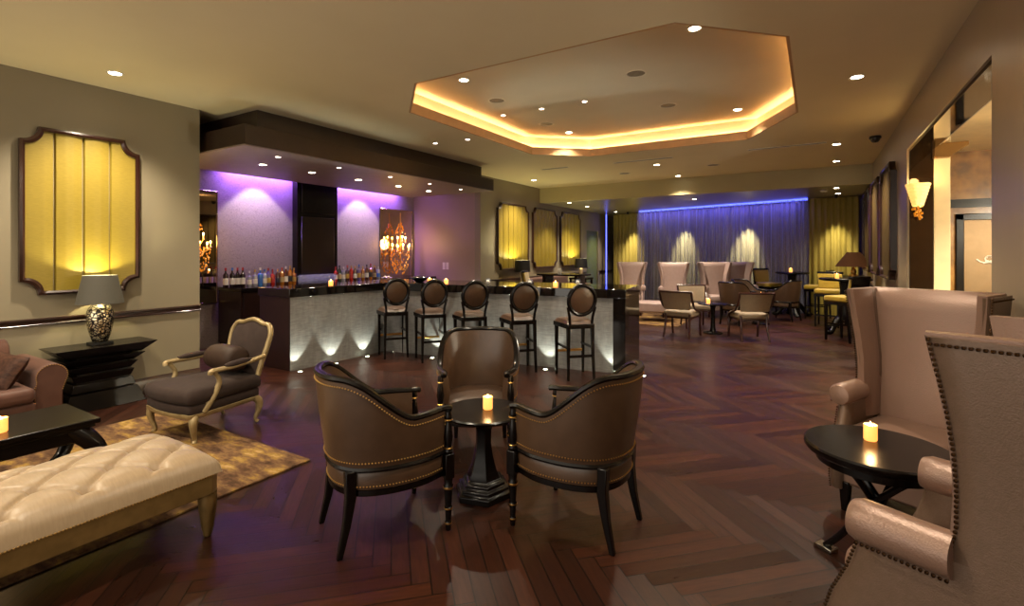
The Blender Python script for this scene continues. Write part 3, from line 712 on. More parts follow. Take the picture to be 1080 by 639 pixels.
def chandelier_sconce(y, label, seed):
    rr = random.Random(seed)
    t = thing('crystal_wall_sconce', label, 'wall light', (-8.08, y, 1.0), 0, 'amber crystal candle sconces')
    MB().tube([(.14, 0, 1.38), (.14, 0, .1)], .014, 8).tube([(-.02, 0, .62), (.14, 0, .62)], .014, 8).lathe([(.0, .08), (.05, .1), (.03, .15), (.0, .16)], (.14, 0, 0), 10).build('stem', M.gold, t)
    mb = MB()
    for k in range(150):                      # hanging drops: crown tier and the big lower basket
        if k < 40: z = rr.uniform(.92, 1.16); r = .03 + .12 * (1.16 - z) / .24
        else: z = rr.uniform(.02, .56); r = .05 + .24 * math.sin(PI * min(1, (z + .05) / .9)) 
        a = rr.uniform(-PI, PI); r *= rr.uniform(.85, 1)
        s_ = rr.uniform(.012, .022); c = (.14 + r * .42 * math.cos(a), r * math.sin(a), z)
        mb.add([(c[0] + s_, c[1], c[2]), (c[0], c[1] + s_, c[2]), (c[0] - s_, c[1], c[2]), (c[0], c[1] - s_, c[2]), (c[0], c[1], c[2] + s_ * 1.2), (c[0], c[1], c[2] - s_ * 1.8)],
               [(0, 1, 4), (1, 2, 4), (2, 3, 4), (3, 0, 4), (1, 0, 5), (2, 1, 5), (3, 2, 5), (0, 3, 5)])
    mb.build('crystal_drops', M.amber, t, smooth=False)['kind'] = 'stuff'
    for k, (a, r, z) in enumerate(((-80, .27, .60), (-45, .24, .57), (-5, .2, .60), (45, .24, .57), (80, .27, .60), (-60, .14, .76), (0, .12, .78), (60, .14, .76))):
        a = math.radians(a); p = (.14 + r * .5 * math.cos(a), r * math.sin(a))
        arm = MB().tube(spline([(.14, 0, .5), ((.14 + p[0]) / 2, p[1] * .6, z - .14), (p[0], p[1], z - .04)], 5), .008, 6).lathe([(0, 0), (.03, .01), (.022, .02), (0, .02)], (p[0], p[1], z - .05), 10).build('arm', M.gold, t)
        MB().lathe([(.011, 0), (.011, .07), (0, .07)], (p[0], p[1], z - .03), 8).build('candle_tube', M.wax, arm)
        MB().ball((p[0], p[1], z + .065), .016, 8, 6, 1.8).build('bulb', M.bulb, arm)
    light('sconce_glow', 'POINT', (.30, 0, .68), 9, (1, .58, .22), t, None, .12)
    return t
cs0 = chandelier_sconce(3.93, 'amber crystal candle sconce on the narrow near mirror', 3)
cs0.scale = (.75, .75, .75); cs0.location.z = 1.16
chandelier_sconce(8.22, 'amber crystal candle sconce on the far mirror near the bar corner', 5)
for k, (y, l) in enumerate(((-7.12, 'right'), (-7.22, 'left'))):
    t = thing('switch_plate', f'white switch plate on the bar end wall, {l} of the pair', 'switch', (y, 8.87, 1.2), 0, 'switch plates on the bar end wall')
    MB().box(-.036, .036, -.008, 0, -.09, .07).build('plate', M.whiteplastic, t, bevel=.003); MB().box(-.012, .012, -.014, -.008, -.04, .02).build('rocker', M.whiteplastic, t, bevel=.002)

# bottles and glasses
def bottle(x, y, z, h, r, gm, lm, cm, label, group, kind='wine'):
    t = thing('bottle', label, 'bottle', (x, y, z), R.uniform(-.4, .4), group)
    sh = .62 if kind == 'wine' else .66
    pr = [(r * .9, 0), (r, .01), (r, h * sh), (r * .85, h * (sh + .06)), (r * .36, h * (sh + .14)), (r * .34, h * .93)]
    if kind == 'square': pr = [(r * .9, 0), (r, .012), (r, h * .6), (r * .9, h * .66), (r * .38, h * .70), (r * .36, h * .9)]
    MB().lathe(pr, seg=12).build('body', gm, t)
    MB().lathe([(r * 1.02, h * .16), (r * 1.02, h * (.48 if kind == 'wine' else .45))], seg=12).build('label_band', lm, t)
    MB().lathe([(r * .38, h * .86), (r * .40, h), (0, h)], seg=10).build('cap', cm, t)
    return t
GLASSC = {k: mat('bottle_' + k, c, .08, spec=.8, coat=.3) for k, c in dict(dark_red='#140608', clear='#8f8d95', blue='#3b74b8', red='#a5180c', brown='#4a2410', amber='#9a5a12', green='#1c3018', violet='#5a4678').items()}
PAP = {k: mat('label_' + k, c, .6) for k, c in dict(white='#d8d0c4', blue='#2e5fa8', gold='#b08a3a', black='#15110e', red='#9c1f16', tan='#b39a6a').items()}
def yat(u, X): 
    t_ = (u - 540) / 525.0; c, s_ = math.cos(math.atan(320 / 525)), math.sin(math.atan(320 / 525))
    return X / (t_ * c - s_) * (t_ * s_ + c)
row = [('dark_red', 'white', 'red', .31, 'wine')] * 4
row = [('dark_red', 'white', c, .31, 'wine') for c in ('red', 'blue', 'red', 'red')]
row += [('clear', 'white', 'white', .25, 'square'), ('clear', 'white', 'gold', .27, 'square'), ('blue', 'blue', 'white', .30, 'square'), ('clear', 'white', 'blue', .27, 'spirit'), ('violet', 'gold', 'red', .29, 'spirit'), ('red', 'red', 'red', .27, 'square'),
        ('brown', 'black', 'gold', .27, 'spirit'), ('amber', 'tan', 'red', .29, 'spirit'), ('brown', 'white', 'white', .31, 'spirit'), ('amber', 'black', 'gold', .32, 'spirit'), ('amber', 'gold', 'gold', .28, 'square')]
CN = dict(dark_red='dark red wine', clear='clear spirit', blue='bright blue spirit', violet='violet liqueur', red='red liqueur', brown='brown spirit', amber='amber whisky', green='dark green')
us = [238, 245, 250.5, 256, 263, 269, 274.5, 279, 283, 287.5, 293, 297.5, 301.5, 306, 310]
for k, (g_, l_, c_, h, kd) in enumerate(row):
    bottle(-7.72, yat(us[k], -7.72), .95, h, .038 if kd == 'wine' else .036, GLASSC[g_], PAP[l_], PAP[c_], f'{CN[g_]} bottle, {ORD[k]} from the left on the near half of the back bar', 'bottles on the near half of the back bar', kd)
row2 = [('red', 'white', 'red', .28), ('green', 'tan', 'black', .30), ('clear', 'white', 'white', .27), ('brown', 'gold', 'red', .30), ('red', 'red', 'gold', .29), ('brown', 'white', 'gold', .28), ('violet', 'gold', 'blue', .31), ('amber', 'tan', 'gold', .27),
        ('brown', 'white', 'black', .30), ('amber', 'black', 'red', .32), ('brown', 'tan', 'gold', .28), ('clear', 'blue', 'white', .26)]
for k, (g_, l_, c_, h) in enumerate(row2):
    u = 354 + k * 4.1
    bottle(-7.72, yat(u, -7.72), .95, h, .036, GLASSC[g_], PAP[l_], PAP[c_], f'{CN[g_]} bottle, {ORD[k]} from the left on the far half of the back bar', 'bottles on the far half of the back bar', 'spirit' if k % 3 else 'square')
def tumbler(): 
    mb = MB(); mb.lathe([(.018, 0), (.016, .01), (.022, .05), (.033, .15), (.031, .15), (.02, .055), (0, .02)], seg=12); return mb
g0 = None
for r_, x in enumerate((-7.55, -7.67, -7.79)):
    for k in range(9):
        y = yat(315.5 + k * 4.5 + r_ * 1.5, x); lab = f'clear tumbler among the back bar glasses, {("front", "middle", "back")[r_]} row, {ORD[k]} from the left'
        if g0 is None: g0 = tumbler().build('tumbler', M.glass); g0.location = (x, y, .95); tag(g0, lab, 'glass', 'clear tumblers on the back bar')
        else: c = g0.copy(); COL.objects.link(c); c.location = (x, y, .95); c['label'] = lab

# things on the bar top
def candle(x, y, z, label, group=None, r=.034, h=.085, power=.7, name='candle'):
    t = thing(name, label, 'candle', (x, y, z), 0, group)
    MB().lathe([(r * .86, 0), (r, .006), (r, h), (r * .93, h), (r * .90, h * .82), (0, h * .80)], seg=18).build('holder', M.wax, t)
    MB().lathe([(0, 0), (.006, .008), (.004, .02), (0, .032)], (0, 0, h * .80), 8).build('flame', M.flame, t)
    if power: light('candle_glow', 'POINT', (0, 0, h + .02), power, (1, .60, .24), t, None, .015)
    return t
GC = 'candles along the bar top'
candle(-5.78, 4.62, 1.04, 'short candle glass on the short arm of the bar', GC, .031, .062)
candle(-5.0, 5.80, 1.04, 'candle glass on the bar behind the second stool, farther from the edge', GC, .031, .062)
candle(-4.6, 5.70, 1.04, 'candle glass on the bar between the second and third stools', GC, .031, .062)
candle(-2.95, 5.95, 1.04, 'candle glass on the bar between the fourth and fifth stools', GC, .031, .062)
t = thing('serving_bowl', 'shallow black serving bowl standing on the bar behind the second stool', 'bowl', (-5.25, 5.85, 1.04))
MB().lathe([(.05, 0), (.07, .008), (.14, .06), (.15, .07), (.135, .062), (.05, .018), (0, .015)], seg=24).build('dish', M.bowl, t)
MB().tube([(-.02, -.13, .07), (-.02, .02, .09), (0, .14, .085)], .008, 6).build('rim_handle', M.chrome, t)
t = thing('fruit_plate', 'plate of pale citrus slices on the far end of the back bar', 'plate', (-7.66, yat(408, -7.66), .95))
MB().lathe([(.06, 0), (.1, .015), (.115, .02), (.06, .01), (0, .008)], seg=20).build('dish', M.napkin, t)
for a in range(4): MB().ball((.05 * math.cos(a * 1.6), .05 * math.sin(a * 1.6), .035), .034, 10, 6, .7).build('citrus', mat('citrus', '#c9bf6a', .5), t)
for x, y, l in ((-4.05, 5.98, 'behind the third stool'), (-3.45, 6.15, 'behind the fourth stool'), (-2.85, 6.45, 'behind the fifth stool')):
    t = thing('glass_bud_vase', f'small round clear glass holder on the bar {l}', 'vase', (x, y, 1.04), 0, 'small round glass holders on the bar')
    MB().lathe([(.02, 0), (.04, .015), (.045, .045), (.03, .075), (.026, .08), (.04, .045), (.02, .01), (0, .008)], seg=16).build('glass', M.glass, t)
    MB().ball((0, 0, .035), .026, 10, 6).build('filling', M.napkin, t)

# ------------------------------------------------------------------ barrel armchairs (brown leather, turned front legs)
def barrel_chair(leather, wood, nails=True, label='x', group=None):
    t = thing('barrel_armchair', label, 'armchair', (0, 0, 0), 0, group)
    ctrl = [(.235, .245), (.275, .13), (.282, 0), (.262, -.12), (.21, -.225), (.115, -.29), (0, -.308)]
    ctrl = ctrl + [(-x, y) for x, y in reversed(ctrl[:-1])]
    P = [Vector((p.x, p.y)) for p in spline([(x, y, 0) for x, y in ctrl], 5)]
    n = len(P); L = [0]
    for a, b in zip(P, P[1:]): L.append(L[-1] + (b - a).length)
    A = [abs(2 * l / L[-1] - 1) for l in L]
    N = []
    for i in range(n):
        d = (P[min(i + 1, n - 1)] - P[max(i - 1, 0)]).normalized(); q = Vector((d.y, -d.x)); N.append(q if q.dot(P[i] - Vector((0, .1))) > 0 else -q)
    zb = .425
    ht = lambda a: .640 + .225 * (1 - smooth(.26, .74, a))
    fl = lambda a: .13 * (1 - smooth(.45, 1.0, a))
    def pt(i, z, off):
        p = P[i] + N[i] * (fl(A[i]) * (z - zb) + off); return (p.x, p.y, z)
    rings = []
    K = 5
    for i in range(n):
        h = ht(A[i]); o_ = [pt(i, zb + (h - zb) * k / K, .006 * math.sin(PI * k / K)) for k in range(K + 1)]
        in_ = [pt(i, zb + (h - zb) * k / K, -.04 - .016 * math.sin(PI * min(1, k / K * 1.1))) for k in range(K, -1, -1)]
        rings.append(o_ + in_)
    MB().loft(rings).build('backrest', leather, t, angle=50)
    rail = [pt(i, ht(A[i]) + .012, -.018) for i in range(n)]
    f0, f1 = Vector(rail[0]), Vector(rail[-1])
    rail = [f0 + Vector((0, .05, -.006)), f0 + Vector((0, .025, .0))] + rail + [f1 + Vector((0, .025, 0)), f1 + Vector((0, .05, -.006))]
    MB().tube(rail, .022, 8, flat=.8, up=(0, 0, 1)).build('top_rail', wood, t)
    MB().tube([pt(i, zb - .004, -.014) for i in range(n)], .023, 8, flat=.75, up=(0, 0, 1)).build('lower_rail', wood, t)
    # seat: upholstered band with crowned top
    C = [(p.x * .97, p.y * .97) for p in P]; C = C + [(-.12, .275), (0, .285), (.12, .275)]
    m = len(C); rr = []
    for z, s_ in ((.322, 1.0), (.34, 1.012), (.385, 1.012), (.415, .985), (.437, .90), (.452, .70), (.458, .4), (.46, .1)):
        rr.append([(x * s_, y * s_, z) for x, y in C])
    MB().loft(rr).build('seat', leather, t, angle=70)
    MB().loft([[(x * s_, y * s_, z) for x, y in C] for z, s_ in ((.285, .975), (.29, .995), (.318, .995), (.323, .97))]).build('seat_frame', wood, t)
    for s in (-1, 1):
        x, y = s * .245, .262
        MB().lathe([(.013, 0), (.015, .03), (.019, .035), (.019, .045), (.015, .05), (.018, .11), (.023, .115), (.023, .125), (.018, .13), (.023, .22), (.028, .225), (.028, .24), (.022, .25), (.026, .285)], (x, y, 0), 14).build('leg', wood, t)
        if nails:
            MB().lathe([(.0195, 0), (.0205, .004), (.0195, .008)], (x, y, .036), 14).lathe([(.0235, 0), (.0245, .004), (.0235, .008)], (x, y, .116), 14).lathe([(.0285, 0), (.0295, .005), (.0285, .01)], (x, y, .2275), 14).build('leg_ring', M.gold, t)
        MB().box(x - .026, x + .026, y - .026, y + .026, .283, .415).build('corner_block', wood, t, bevel=.004)
        MB().lathe([(.022, 0), (.026, .015), (.018, .03), (.020, .05), (.026, .09), (.020, .14), (.014, .17), (.020, .18), (.020, .20), (.016, .225)], (x, y, .414), 14).build('arm_post', wood, t)
        if nails: MB().lathe([(.021, 0), (.024, .004), (.021, .008)], (x, y, .44), 14).lathe([(.0205, 0), (.023, .004), (.0205, .008)], (x, y, .592), 14).build('post_ring', M.gold, t)
        bx, by = s * .185, -.225
        MB().loft([[(bx + s * a + dx * w_, by - b + dy * w_, z) for dx, dy in ((-1, -1), (1, -1), (1, 1), (-1, 1))] for z, w_, a, b in ((0, .014, .012, .075), (.15, .019, .008, .04), (.29, .025, .006, .02), (.42, .025, .008, .025))]).build('leg', wood, t, bevel=.005)
    if nails:
        rows_ = [[pt(i, zb + .034, .006) for i in range(n)], [pt(i, ht(A[i]) - .022, .003) for i in range(n)], [(x * 1.018, y * 1.018, .338) for x, y in C[:n]]]
        for i in (0, n - 1): rows_.append([pt(i, zb + .034 + (ht(A[i]) - .056 - zb) * k / 5, .004) for k in range(6)])
        for r_ in rows_: MB().nails(r_).build('nailhead_row', M.gold, t)
    return t
GB3 = 'brown leather barrel armchairs around the pedestal table'
bc = barrel_chair(M.leather, M.blackwood, True, 'brown leather barrel armchair left of the pedestal table, back turned to the viewer', GB3)
bc.location = (-2.03, 1.99, 0); bc.rotation_euler.z = face(.205, .425)
dup(bc, (-1.15, 2.575, 0), face(-1, .04), 'brown leather barrel armchair right of the pedestal table, seen from its side and back')
dup(bc, (-2.157, 3.05, 0), face(.523, -.853), 'brown leather barrel armchair facing the viewer behind the pedestal table')

# pedestal table
t = thing('pedestal_table', 'round dark pedestal cocktail table between the three barrel armchairs', 'table', (-1.765, 2.555, 0), .25)
MB().lathe([(0, .485), (.20, .485), (.235, .492), (.252, .502), (.255, .512), (.248, .52), (0, .52)], seg=48).build('tabletop', M.blackwood, t)
def hexl(prof, a0=0.0):
    return MB().loft([[(r * math.cos(a0 + PI / 3 * k), r * math.sin(a0 + PI / 3 * k), z) for k in range(6)] for r, z in prof])
hexl([(.105, .105), (.105, .115), (.085, .16), (.062, .24), (.05, .32), (.052, .40), (.07, .455), (.10, .487)]).build('column', M.blackwood, t, angle=30)
hexl([(.185, 0), (.185, .035), (.165, .045), (.165, .065), (.14, .072), (.14, .092), (.115, .098), (.11, .108)]).build('base', M.blackwood, t, angle=30, bevel=.004)
candle(-1.75, 2.58, .52, 'lit candle glass on the round pedestal table', None, .030, .078, .9)

# ------------------------------------------------------------------ tall wing chairs
def wing_chair(fab, out, wood, nailm, W=.70, H=1.275, label='x', group=None, legh=.17, flare=.13):
    t = thing('wing_chair', label, 'armchair', (0, 0, 0), 0, group)
    hw = W / 2
    fx = lambda z: hw * (.88 + flare * smooth(.72 if flare < .2 else .85, H + .08, z)) if z > .62 else hw * .88
    # side panel outline, front edge listed by height
    fr = [(.13, .30), (.20, .315), (.30, .315), (.40, .285), (.50, .24), (.58, .215), (.64, .21)]
    wing = [(.66, -.005), (.74, -.02), (.85, -.022), (.95, -.018), (1.05, -.008), (1.15, .008), (1.22, .022), (H - .01, .03)]
    back = lambda z: -.29 - .03 * max(0, (z - .45)) / .8
    for s in (-1, 1):
      if True:
        mb = MB(); rows = []
        F = dict(fr + wing); F[.645] = F[.64]
      for part, Z in (('side_panel', [.13, .2, .3, .4, .5, .58, .64, .645]), ('wing', [.6451, .74, .85, .95, 1.05, 1.15, 1.22, H - .01])):
        mb = MB(); rows = []; F[.6451] = F[.66]
        for z in Z:
            y1 = F[z]; y0 = back(z); xs = s * fx(z); th = .055; r = []
            for k in range(7):                      # outer skin back->front
                q = k / 6; r.append((xs, y0 + (y1 - y0) * q, z))
            r.append((xs - s * th * .5, y1 + .018, z))
            for k in range(6, -1, -1):
                q = k / 6; r.append((xs - s * (th + (.02 if z > .66 else 0) * math.sin(PI * q)), y0 + (y1 - y0) * q, z))
            rows.append(r)
        mb.loft(rows).build(part, out, t, angle=65)
      if True:
        # inner padding of the wing
        mb = MB(); rows = []
        for z in [.50, .60, .70, .85, 1.0, 1.15, H - .03, H]:
            y1 = (.0 if z < .66 else 0) + np_interp(z, [.5, .66, .85, 1.05, H], [-.03, -.01, -.022, -.008, .03]); y0 = back(z) + .05
            xs = s * (fx(z) - .035); r = []
            for k in range(9):
                q = k / 8; r.append((xs - s * (.018 + .024 * math.sin(PI * q)), y0 + (y1 + .022 - y0) * q, z))
            for k in range(8, -1, -1):
                q = k / 8; r.append((xs + s * .022, y0 + (y1 + .012 - y0) * q, z))
            rows.append(r)
        mb.loft(rows).build('wing_lining', fab, t, angle=65)
        # rolled arm
        ys = [-.012, .02, .08, .16, .215, .24, .25]; rs = [.064, .064, .064, .066, .066, .056, .02]
        MB().tube([(s * (hw * .88 - .012), y, .655) for y in ys], rs, 20).build('arm', fab, t)
        # nailheads
        mb = MB(); e = .004
        line = [(s * (fx(H) + e - .002), y, H - .03) for y in (back(H), -.15, .03)] + [(s * (fx(z) + e - .002), y + .002, z) for z, y in reversed(wing)] + [(s * (hw * .88 + .045), -.02, .612), (s * (hw * .88 + .048), .1, .612), (s * (hw * .88 + .046), .215, .612)]
        mb.nails(line[:-3], .006, .0145); mb.build('nailhead_row', nailm, t); mb = MB().nails([(s * (hw * .88 + .046), -.01 + .225 * k / 6, .606) for k in range(7)], .006, .0145)
        mb.build('nailhead_row', nailm, t); mb = MB().nails([(s * (hw * .88 + .002), y + .012, z) for z, y in reversed(fr[:-1])], .006, .0145)
        mb.build('nailhead_row', nailm, t)
        for fy in (.26, -.25):
            MB().loft([[(s * (hw * .88 - .06) + dx * w_, fy + dy * w_ + b, z) for dx, dy in ((-1, -1), (1, -1), (1, 1), (-1, 1))] for z, w_, b in ((0, .018, -.03 if fy < 0 else 0), (legh, .028, 0))]).build('leg', wood, t, bevel=.004)
    # back
    rows = []
    for z in [.16, .45, .55, .7, .85, 1.0, 1.15, H - .03, H, H + .002]:
        wd = fx(z) - .03; yb = back(z) if z > .4 else -.29; dn = .10 if z < H else .05; r = []
        if z > H: wd -= .01
        for k in range(11):
            q = -1 + 2 * k / 10; r.append((q * wd, yb + (0 if z <= H else .02), z))
        for k in range(10, -1, -1):
            q = -1 + 2 * k / 10; r.append((q * wd, yb + dn + .03 * (1 - q * q) + .02 * smooth(.9, .5, z), z))
        rows.append(r)
    MB().loft(rows).build('backrest', fab, t, angle=60)
    # seat base and loose cushion
    MB().box(-hw * .88 + .02, hw * .88 - .02, -.27, .27, legh - .02, .36).build('seat_base', fab, t, bevel=.02)
    rr = []
    for z, k in ((.355, .93), (.37, .985), (.40, 1.0), (.45, 1.0), (.475, .985), (.49, .94), (.498, .8), (.503, .5), (.505, .1)):
        rr.append([((hw * .88 - .062) * k * math.copysign(abs(math.cos(2 * PI * q / 40)) ** .3, math.cos(2 * PI * q / 40)), .06 + .255 * k * math.copysign(abs(math.sin(2 * PI * q / 40)) ** .3, math.sin(2 * PI * q / 40)), z) for q in range(40)])
    MB().loft(rr).build('seat', fab, t, angle=70)
    return t
def np_interp(x, xs, ys):
    if x <= xs[0]: return ys[0]
    for a, b, c, d in zip(xs, xs[1:], ys, ys[1:]):
        if x <= b: return c + (d - c) * (x - a) / (b - a)
    return ys[-1]
wc = wing_chair(M.wing, M.wingout, M.blackwood, M.nailbronze, label='tall pink-taupe leather wing chair in the near right corner, seen from its studded side')
dv = Vector((-.905, .425)).normalized(); sv = Vector((.425, .905)).normalized()
P0 = Vector((.27, 1.79)); c0 = P0 + sv * .35 - dv * .03
wc.location = (c0.x, c0.y, 0); wc.rotation_euler.z = face(dv.x, dv.y)
w2 = dup(wc, (.475, 3.60, 0), face(-.45, -.89), 'tall pink-taupe leather wing chair beyond the dark side table, facing left'); w2.scale = (.96, .96, 1)
wf = wing_chair(M.cream, M.cream, M.mahogany, M.cream, W=.64, H=1.26, flare=.26, label='cream wingback chair nearest the left gold drape, first of four', group='cream wingback chairs before the sheer curtain')
wf.location = (-3.78, 11.75, 0); wf.rotation_euler.z = face(.25, -1)
for x, y, fx_, fy_, l in ((-2.80, 11.75, .26, -1, 'cream wingback chair, second of four from the left gold drape'), (-2.0, 12.5, .45, -1, 'cream wingback chair, third of four from the left gold drape'), (-1.56, 13.2, .75, -1, 'cream wingback chair, last of four, half hidden by a barrel chair')):
    dup(wf, (x, y, 0), face(fx_, fy_), l)

# dark side table between the tall wing chairs
t = thing('side_table', 'round dark side table on crossed curved legs between the tall wing chairs', 'table', (.245, 2.86, 0), -.61)
MB().lathe([(0, .555), (.27, .555), (.285, .562), (.295, .575), (.295, .592), (.288, .60), (0, .60)], seg=56).build('tabletop', M.blackwood, t)
MB().lathe([(.22, .51), (.245, .515), (.245, .556), (.22, .556)], seg=40).build('apron', M.blackwood, t)
for a in (0, PI / 2):
    m_ = Matrix.Rotation(a, 4, 'Z')
    for s in (-1, 1):
        pts = spline([(s * .23, 0, .02), (s * .15, 0, .12), (s * .03, 0, .30), (-s * .10, 0, .45), (-s * .19, 0, .53)], 6)
        mb = MB(); rings = []
        mb.tube(pts, .016, 8, flat=1.0, M=m_ @ Matrix.Translation((0, s * .02, 0))); leg = mb.build('leg', M.blackwood, t)
        MB().box(s * .23 - .045, s * .23 + .045, s * .02 - .03, s * .02 + .03, 0, .022, M=m_).build('foot', M.chrome, leg, bevel=.004)
candle(.225, 2.93, .60, 'lit candle glass on the dark table between the wing chairs', None, .028, .075, 1.2)

# ------------------------------------------------------------------ left seating group
rug = MB().box(-5.2, -3.10, -.8, 2.30, .0, .014).build('rug', M.rug, bevel=.004); tag(rug, 'gold and brown abstract rug under the left seating group', 'rug')
ZG = .014
# tufted bench
bn = thing('tufted_bench', 'champagne silk tufted bench with studded edge and fluted gilt legs', 'bench', (-3.04, .63, 0))
hx, hy = .345, .83
def tuft(u, v):
    # rounded slab: u,v over the top, edges roll down
    x = -1 + 2 * u; y = -1 + 2 * v
    ex = max(0, 1 - abs(x)) * hx; ey = max(0, 1 - abs(y)) * hy
    ed = min(ex, ey); roll = math.sqrt(max(0, 1 - (1 - min(ed / .06, 1)) ** 2))
    X, Y = x * hx, y * hy
    sx, sy = .26, .28
    base = .335 + .085 * roll + .055 * (1 - x * x) * (1 - y ** 8)
    a = X / sx; b = Y / sy
    p, q = (a + b), (a - b)                               # lattice: buttons where p and q are both whole numbers
    dp, dq = abs(p - round(p)), abs(q - round(q))
    fold = math.exp(-(dp / .05) ** 2) + math.exp(-(dq / .05) ** 2)
    but = math.exp(-((dp * dp + dq * dq) / .02))
    fade = smooth(.01, .10, ed)
    puff = (abs(math.sin(PI * p)) * abs(math.sin(PI * q))) ** .5
    z = base + fade * (.014 * puff - .011 * min(fold, 1.2) - .034 * but)
    return (X, Y, z)
MB().grid(tuft, 84, 190).build('cushion', M.bench, bn, angle=180)
mb = MB()
for i in range(-4, 5):
    for j in range(-8, 9):
        if (i + j) % 2: continue
        X, Y = i * .26 / 2, j * .28 / 2
        if abs(X) < hx - .07 and abs(Y) < hy - .07:
            z = tuft((X / hx + 1) / 2, (Y / hy + 1) / 2)[2]; mb.ball((X, Y, z + .002), .011, 8, 4, .6)
mb.build('tuft_buttons', M.bench, bn)
c = .05
MB().prism([(-hx + c, -hy), (hx - c, -hy), (hx, -hy + c), (hx, hy - c), (hx - c, hy), (-hx + c, hy), (-hx, hy - c), (-hx, -hy + c)], .235, .336).build('frame', M.benchwood, bn, bevel=.005)
MB().nails([(hx + .001, -hy + .04, .333), (hx + .001, hy - .04, .333)], .0045, .0125).build('nailhead_row', M.gold, bn)
MB().nails([(hx - .04, hy + .001, .333), (-hx + .04, hy + .001, .333)], .0045, .0125).build('nailhead_row', M.gold, bn)
for sx in (-1, 1):
    for sy in (-1, 1):
        def flu(r, z, k): return r * (1 - .10 * (k % 2))
        mb = MB(); rings = []
        for r, z in ((.015, 0), (.022, .012), (.022, .03), (.027, .04), (.032, .08), (.041, .15), (.046, .20), (.043, .225), (.045, .236)):
            rings.append([(sx * (hx - .05) + flu(r, z, k) * math.cos(2 * PI * k / 24), sy * (hy - .05) + flu(r, z, k) * math.sin(2 * PI * k / 24), z) for k in range(24)])
        mb.loft(rings).build('leg', M.benchwood, bn, angle=80)
# black coffee table with curved legs
ct = thing('coffee_table', 'low black lacquered coffee table with curved scroll legs', 'table', (-4.275, .62, ZG))
cx, cy = .29, .76
MB().box(-cx, cx, -cy, cy, .375, .408).build('tabletop', M.blackwood, ct, bevel=.006, bseg=3)
MB().box(-cx + .02, cx - .02, -cy + .02, cy - .02, .352, .376).build('moulding', M.blackwood, ct, bevel=.008)
MB().box(-cx + .04, cx - .04, -cy + .04, -cy + .07, .27, .355).box(-cx + .04, cx - .04, cy - .07, cy - .04, .27, .355).box(-cx + .04, -cx + .07, -cy + .05, cy - .05, .27, .355).box(cx - .07, cx - .04, -cy + .05, cy - .05, .27, .355).build('apron', M.blackwood, ct, bevel=.01)
for sx in (-1, 1):
    for sy in (-1, 1):
        pts = spline([(sx * (cx - .09), sy * (cy - .12), .35), (sx * (cx - .045), sy * (cy - .04), .26), (sx * (cx - .03), sy * (cy - .0), .17), (sx * (cx - .06), sy * (cy - .045), .07), (sx * (cx - .11), sy * (cy - .13), .022), (sx * (cx - .13), sy * (cy - .17), .03)], 5)
        n_ = len(pts); MB().tube(pts, [.065 - .032 * min(1, k / (n_ * .7)) for k in range(n_)], 12).build('leg', M.blackwood, ct)
candle(-4.17, .95, .408 + ZG, 'lit candle glass on the low black coffee table', None, .034, .085, .8)
# sofa
sf = thing('sofa', 'dusty pink velvet sofa with studded roll arm along the left wall', 'sofa', (-5.70, .55, 0))
MB().box(-.40, .36, -1.0, .88, .10, .30).build('seat_base', M.sofa, sf, bevel=.03, bseg=3)
for k in range(2): MB().box(-.28, .40, -.98 + k * .93, -.06 + k * .93, .30, .42).build('seat_cushion', M.sofa, sf, bevel=.045, bseg=4)
rows = []
for y in (-1.0, -.98, .86, .88):
    ins = .02 if abs(y - -.06) > .93 else 0
    rows.append([(-.46 + ins, y, .2), (-.47 + ins, y, .62), (-.45 + ins, y, .71 - ins), (-.38, y, .74 - ins), (-.30 - ins, y, .70 - ins), (-.27 - ins, y, .6), (-.24 - ins, y, .3)])
MB().loft(rows).build('backrest', M.sofa, sf, angle=50)
for s, y0 in ((1, .97), (-1, -1.09)):
    prof = [(-.10, .08), (.085, .08), (.085, .36)] + [(.015 + .105 * math.cos(a), .475 + .105 * math.sin(a)) for a in [-.55 + k * (PI + .9) / 14 for k in range(15)]] + [(-.10, .36)]
    MB().loft([[(x, y0 + s * a, z) for a, z in prof] for x in (-.44, .30, .315)]).build('arm', M.sofa, sf, bevel=.008)
    MB().nails([(.32, y0 + s * a * .96, z if z < .4 else .475 + (z - .475) * .93) for a, z in prof[2:]], .005, .017).build('nailhead_row', M.gold, sf)
    MB().nails([(.32, y0 - s * .094, z / 10) for z in (4.0, 1.0)], .005, .017).build('nailhead_row', M.gold, sf)
for x in (-.38, .30):
    for y in (-.98, .95): MB().lathe([(.02, 0), (.03, .02), (.035, .085)], (x, y, 0), 12).build('foot', M.blackwood, sf)
def cushion_mesh(w_, h, d):
    mb = MB()
    def fn(sg):
        def q(u, v):
            x = -1 + 2 * u; y = -1 + 2 * v; e = max(0, (1 - x ** 4) * (1 - y ** 4)) ** .5
            k = 1 - .05 * (1 - abs(x)) * abs(y) ** 3; k2 = 1 - .05 * (1 - abs(y)) * abs(x) ** 3
            return (x * w_ * k2, sg * d * e, y * h * k)
        return q
    return mb.grid(fn(1), 16, 16).grid(fn(-1), 16, 16)
pw = cushion_mesh(.21, .20, .075).build('throw_pillow', M.sofapillow, angle=120); tag(pw, 'brown damask throw pillow leaning in the corner of the pink sofa', 'pillow')
pw.location = (-5.60, 1.28, .545); pw.rotation_euler = (-.55, .1, .3); pw.scale = (.9, .8, .72)
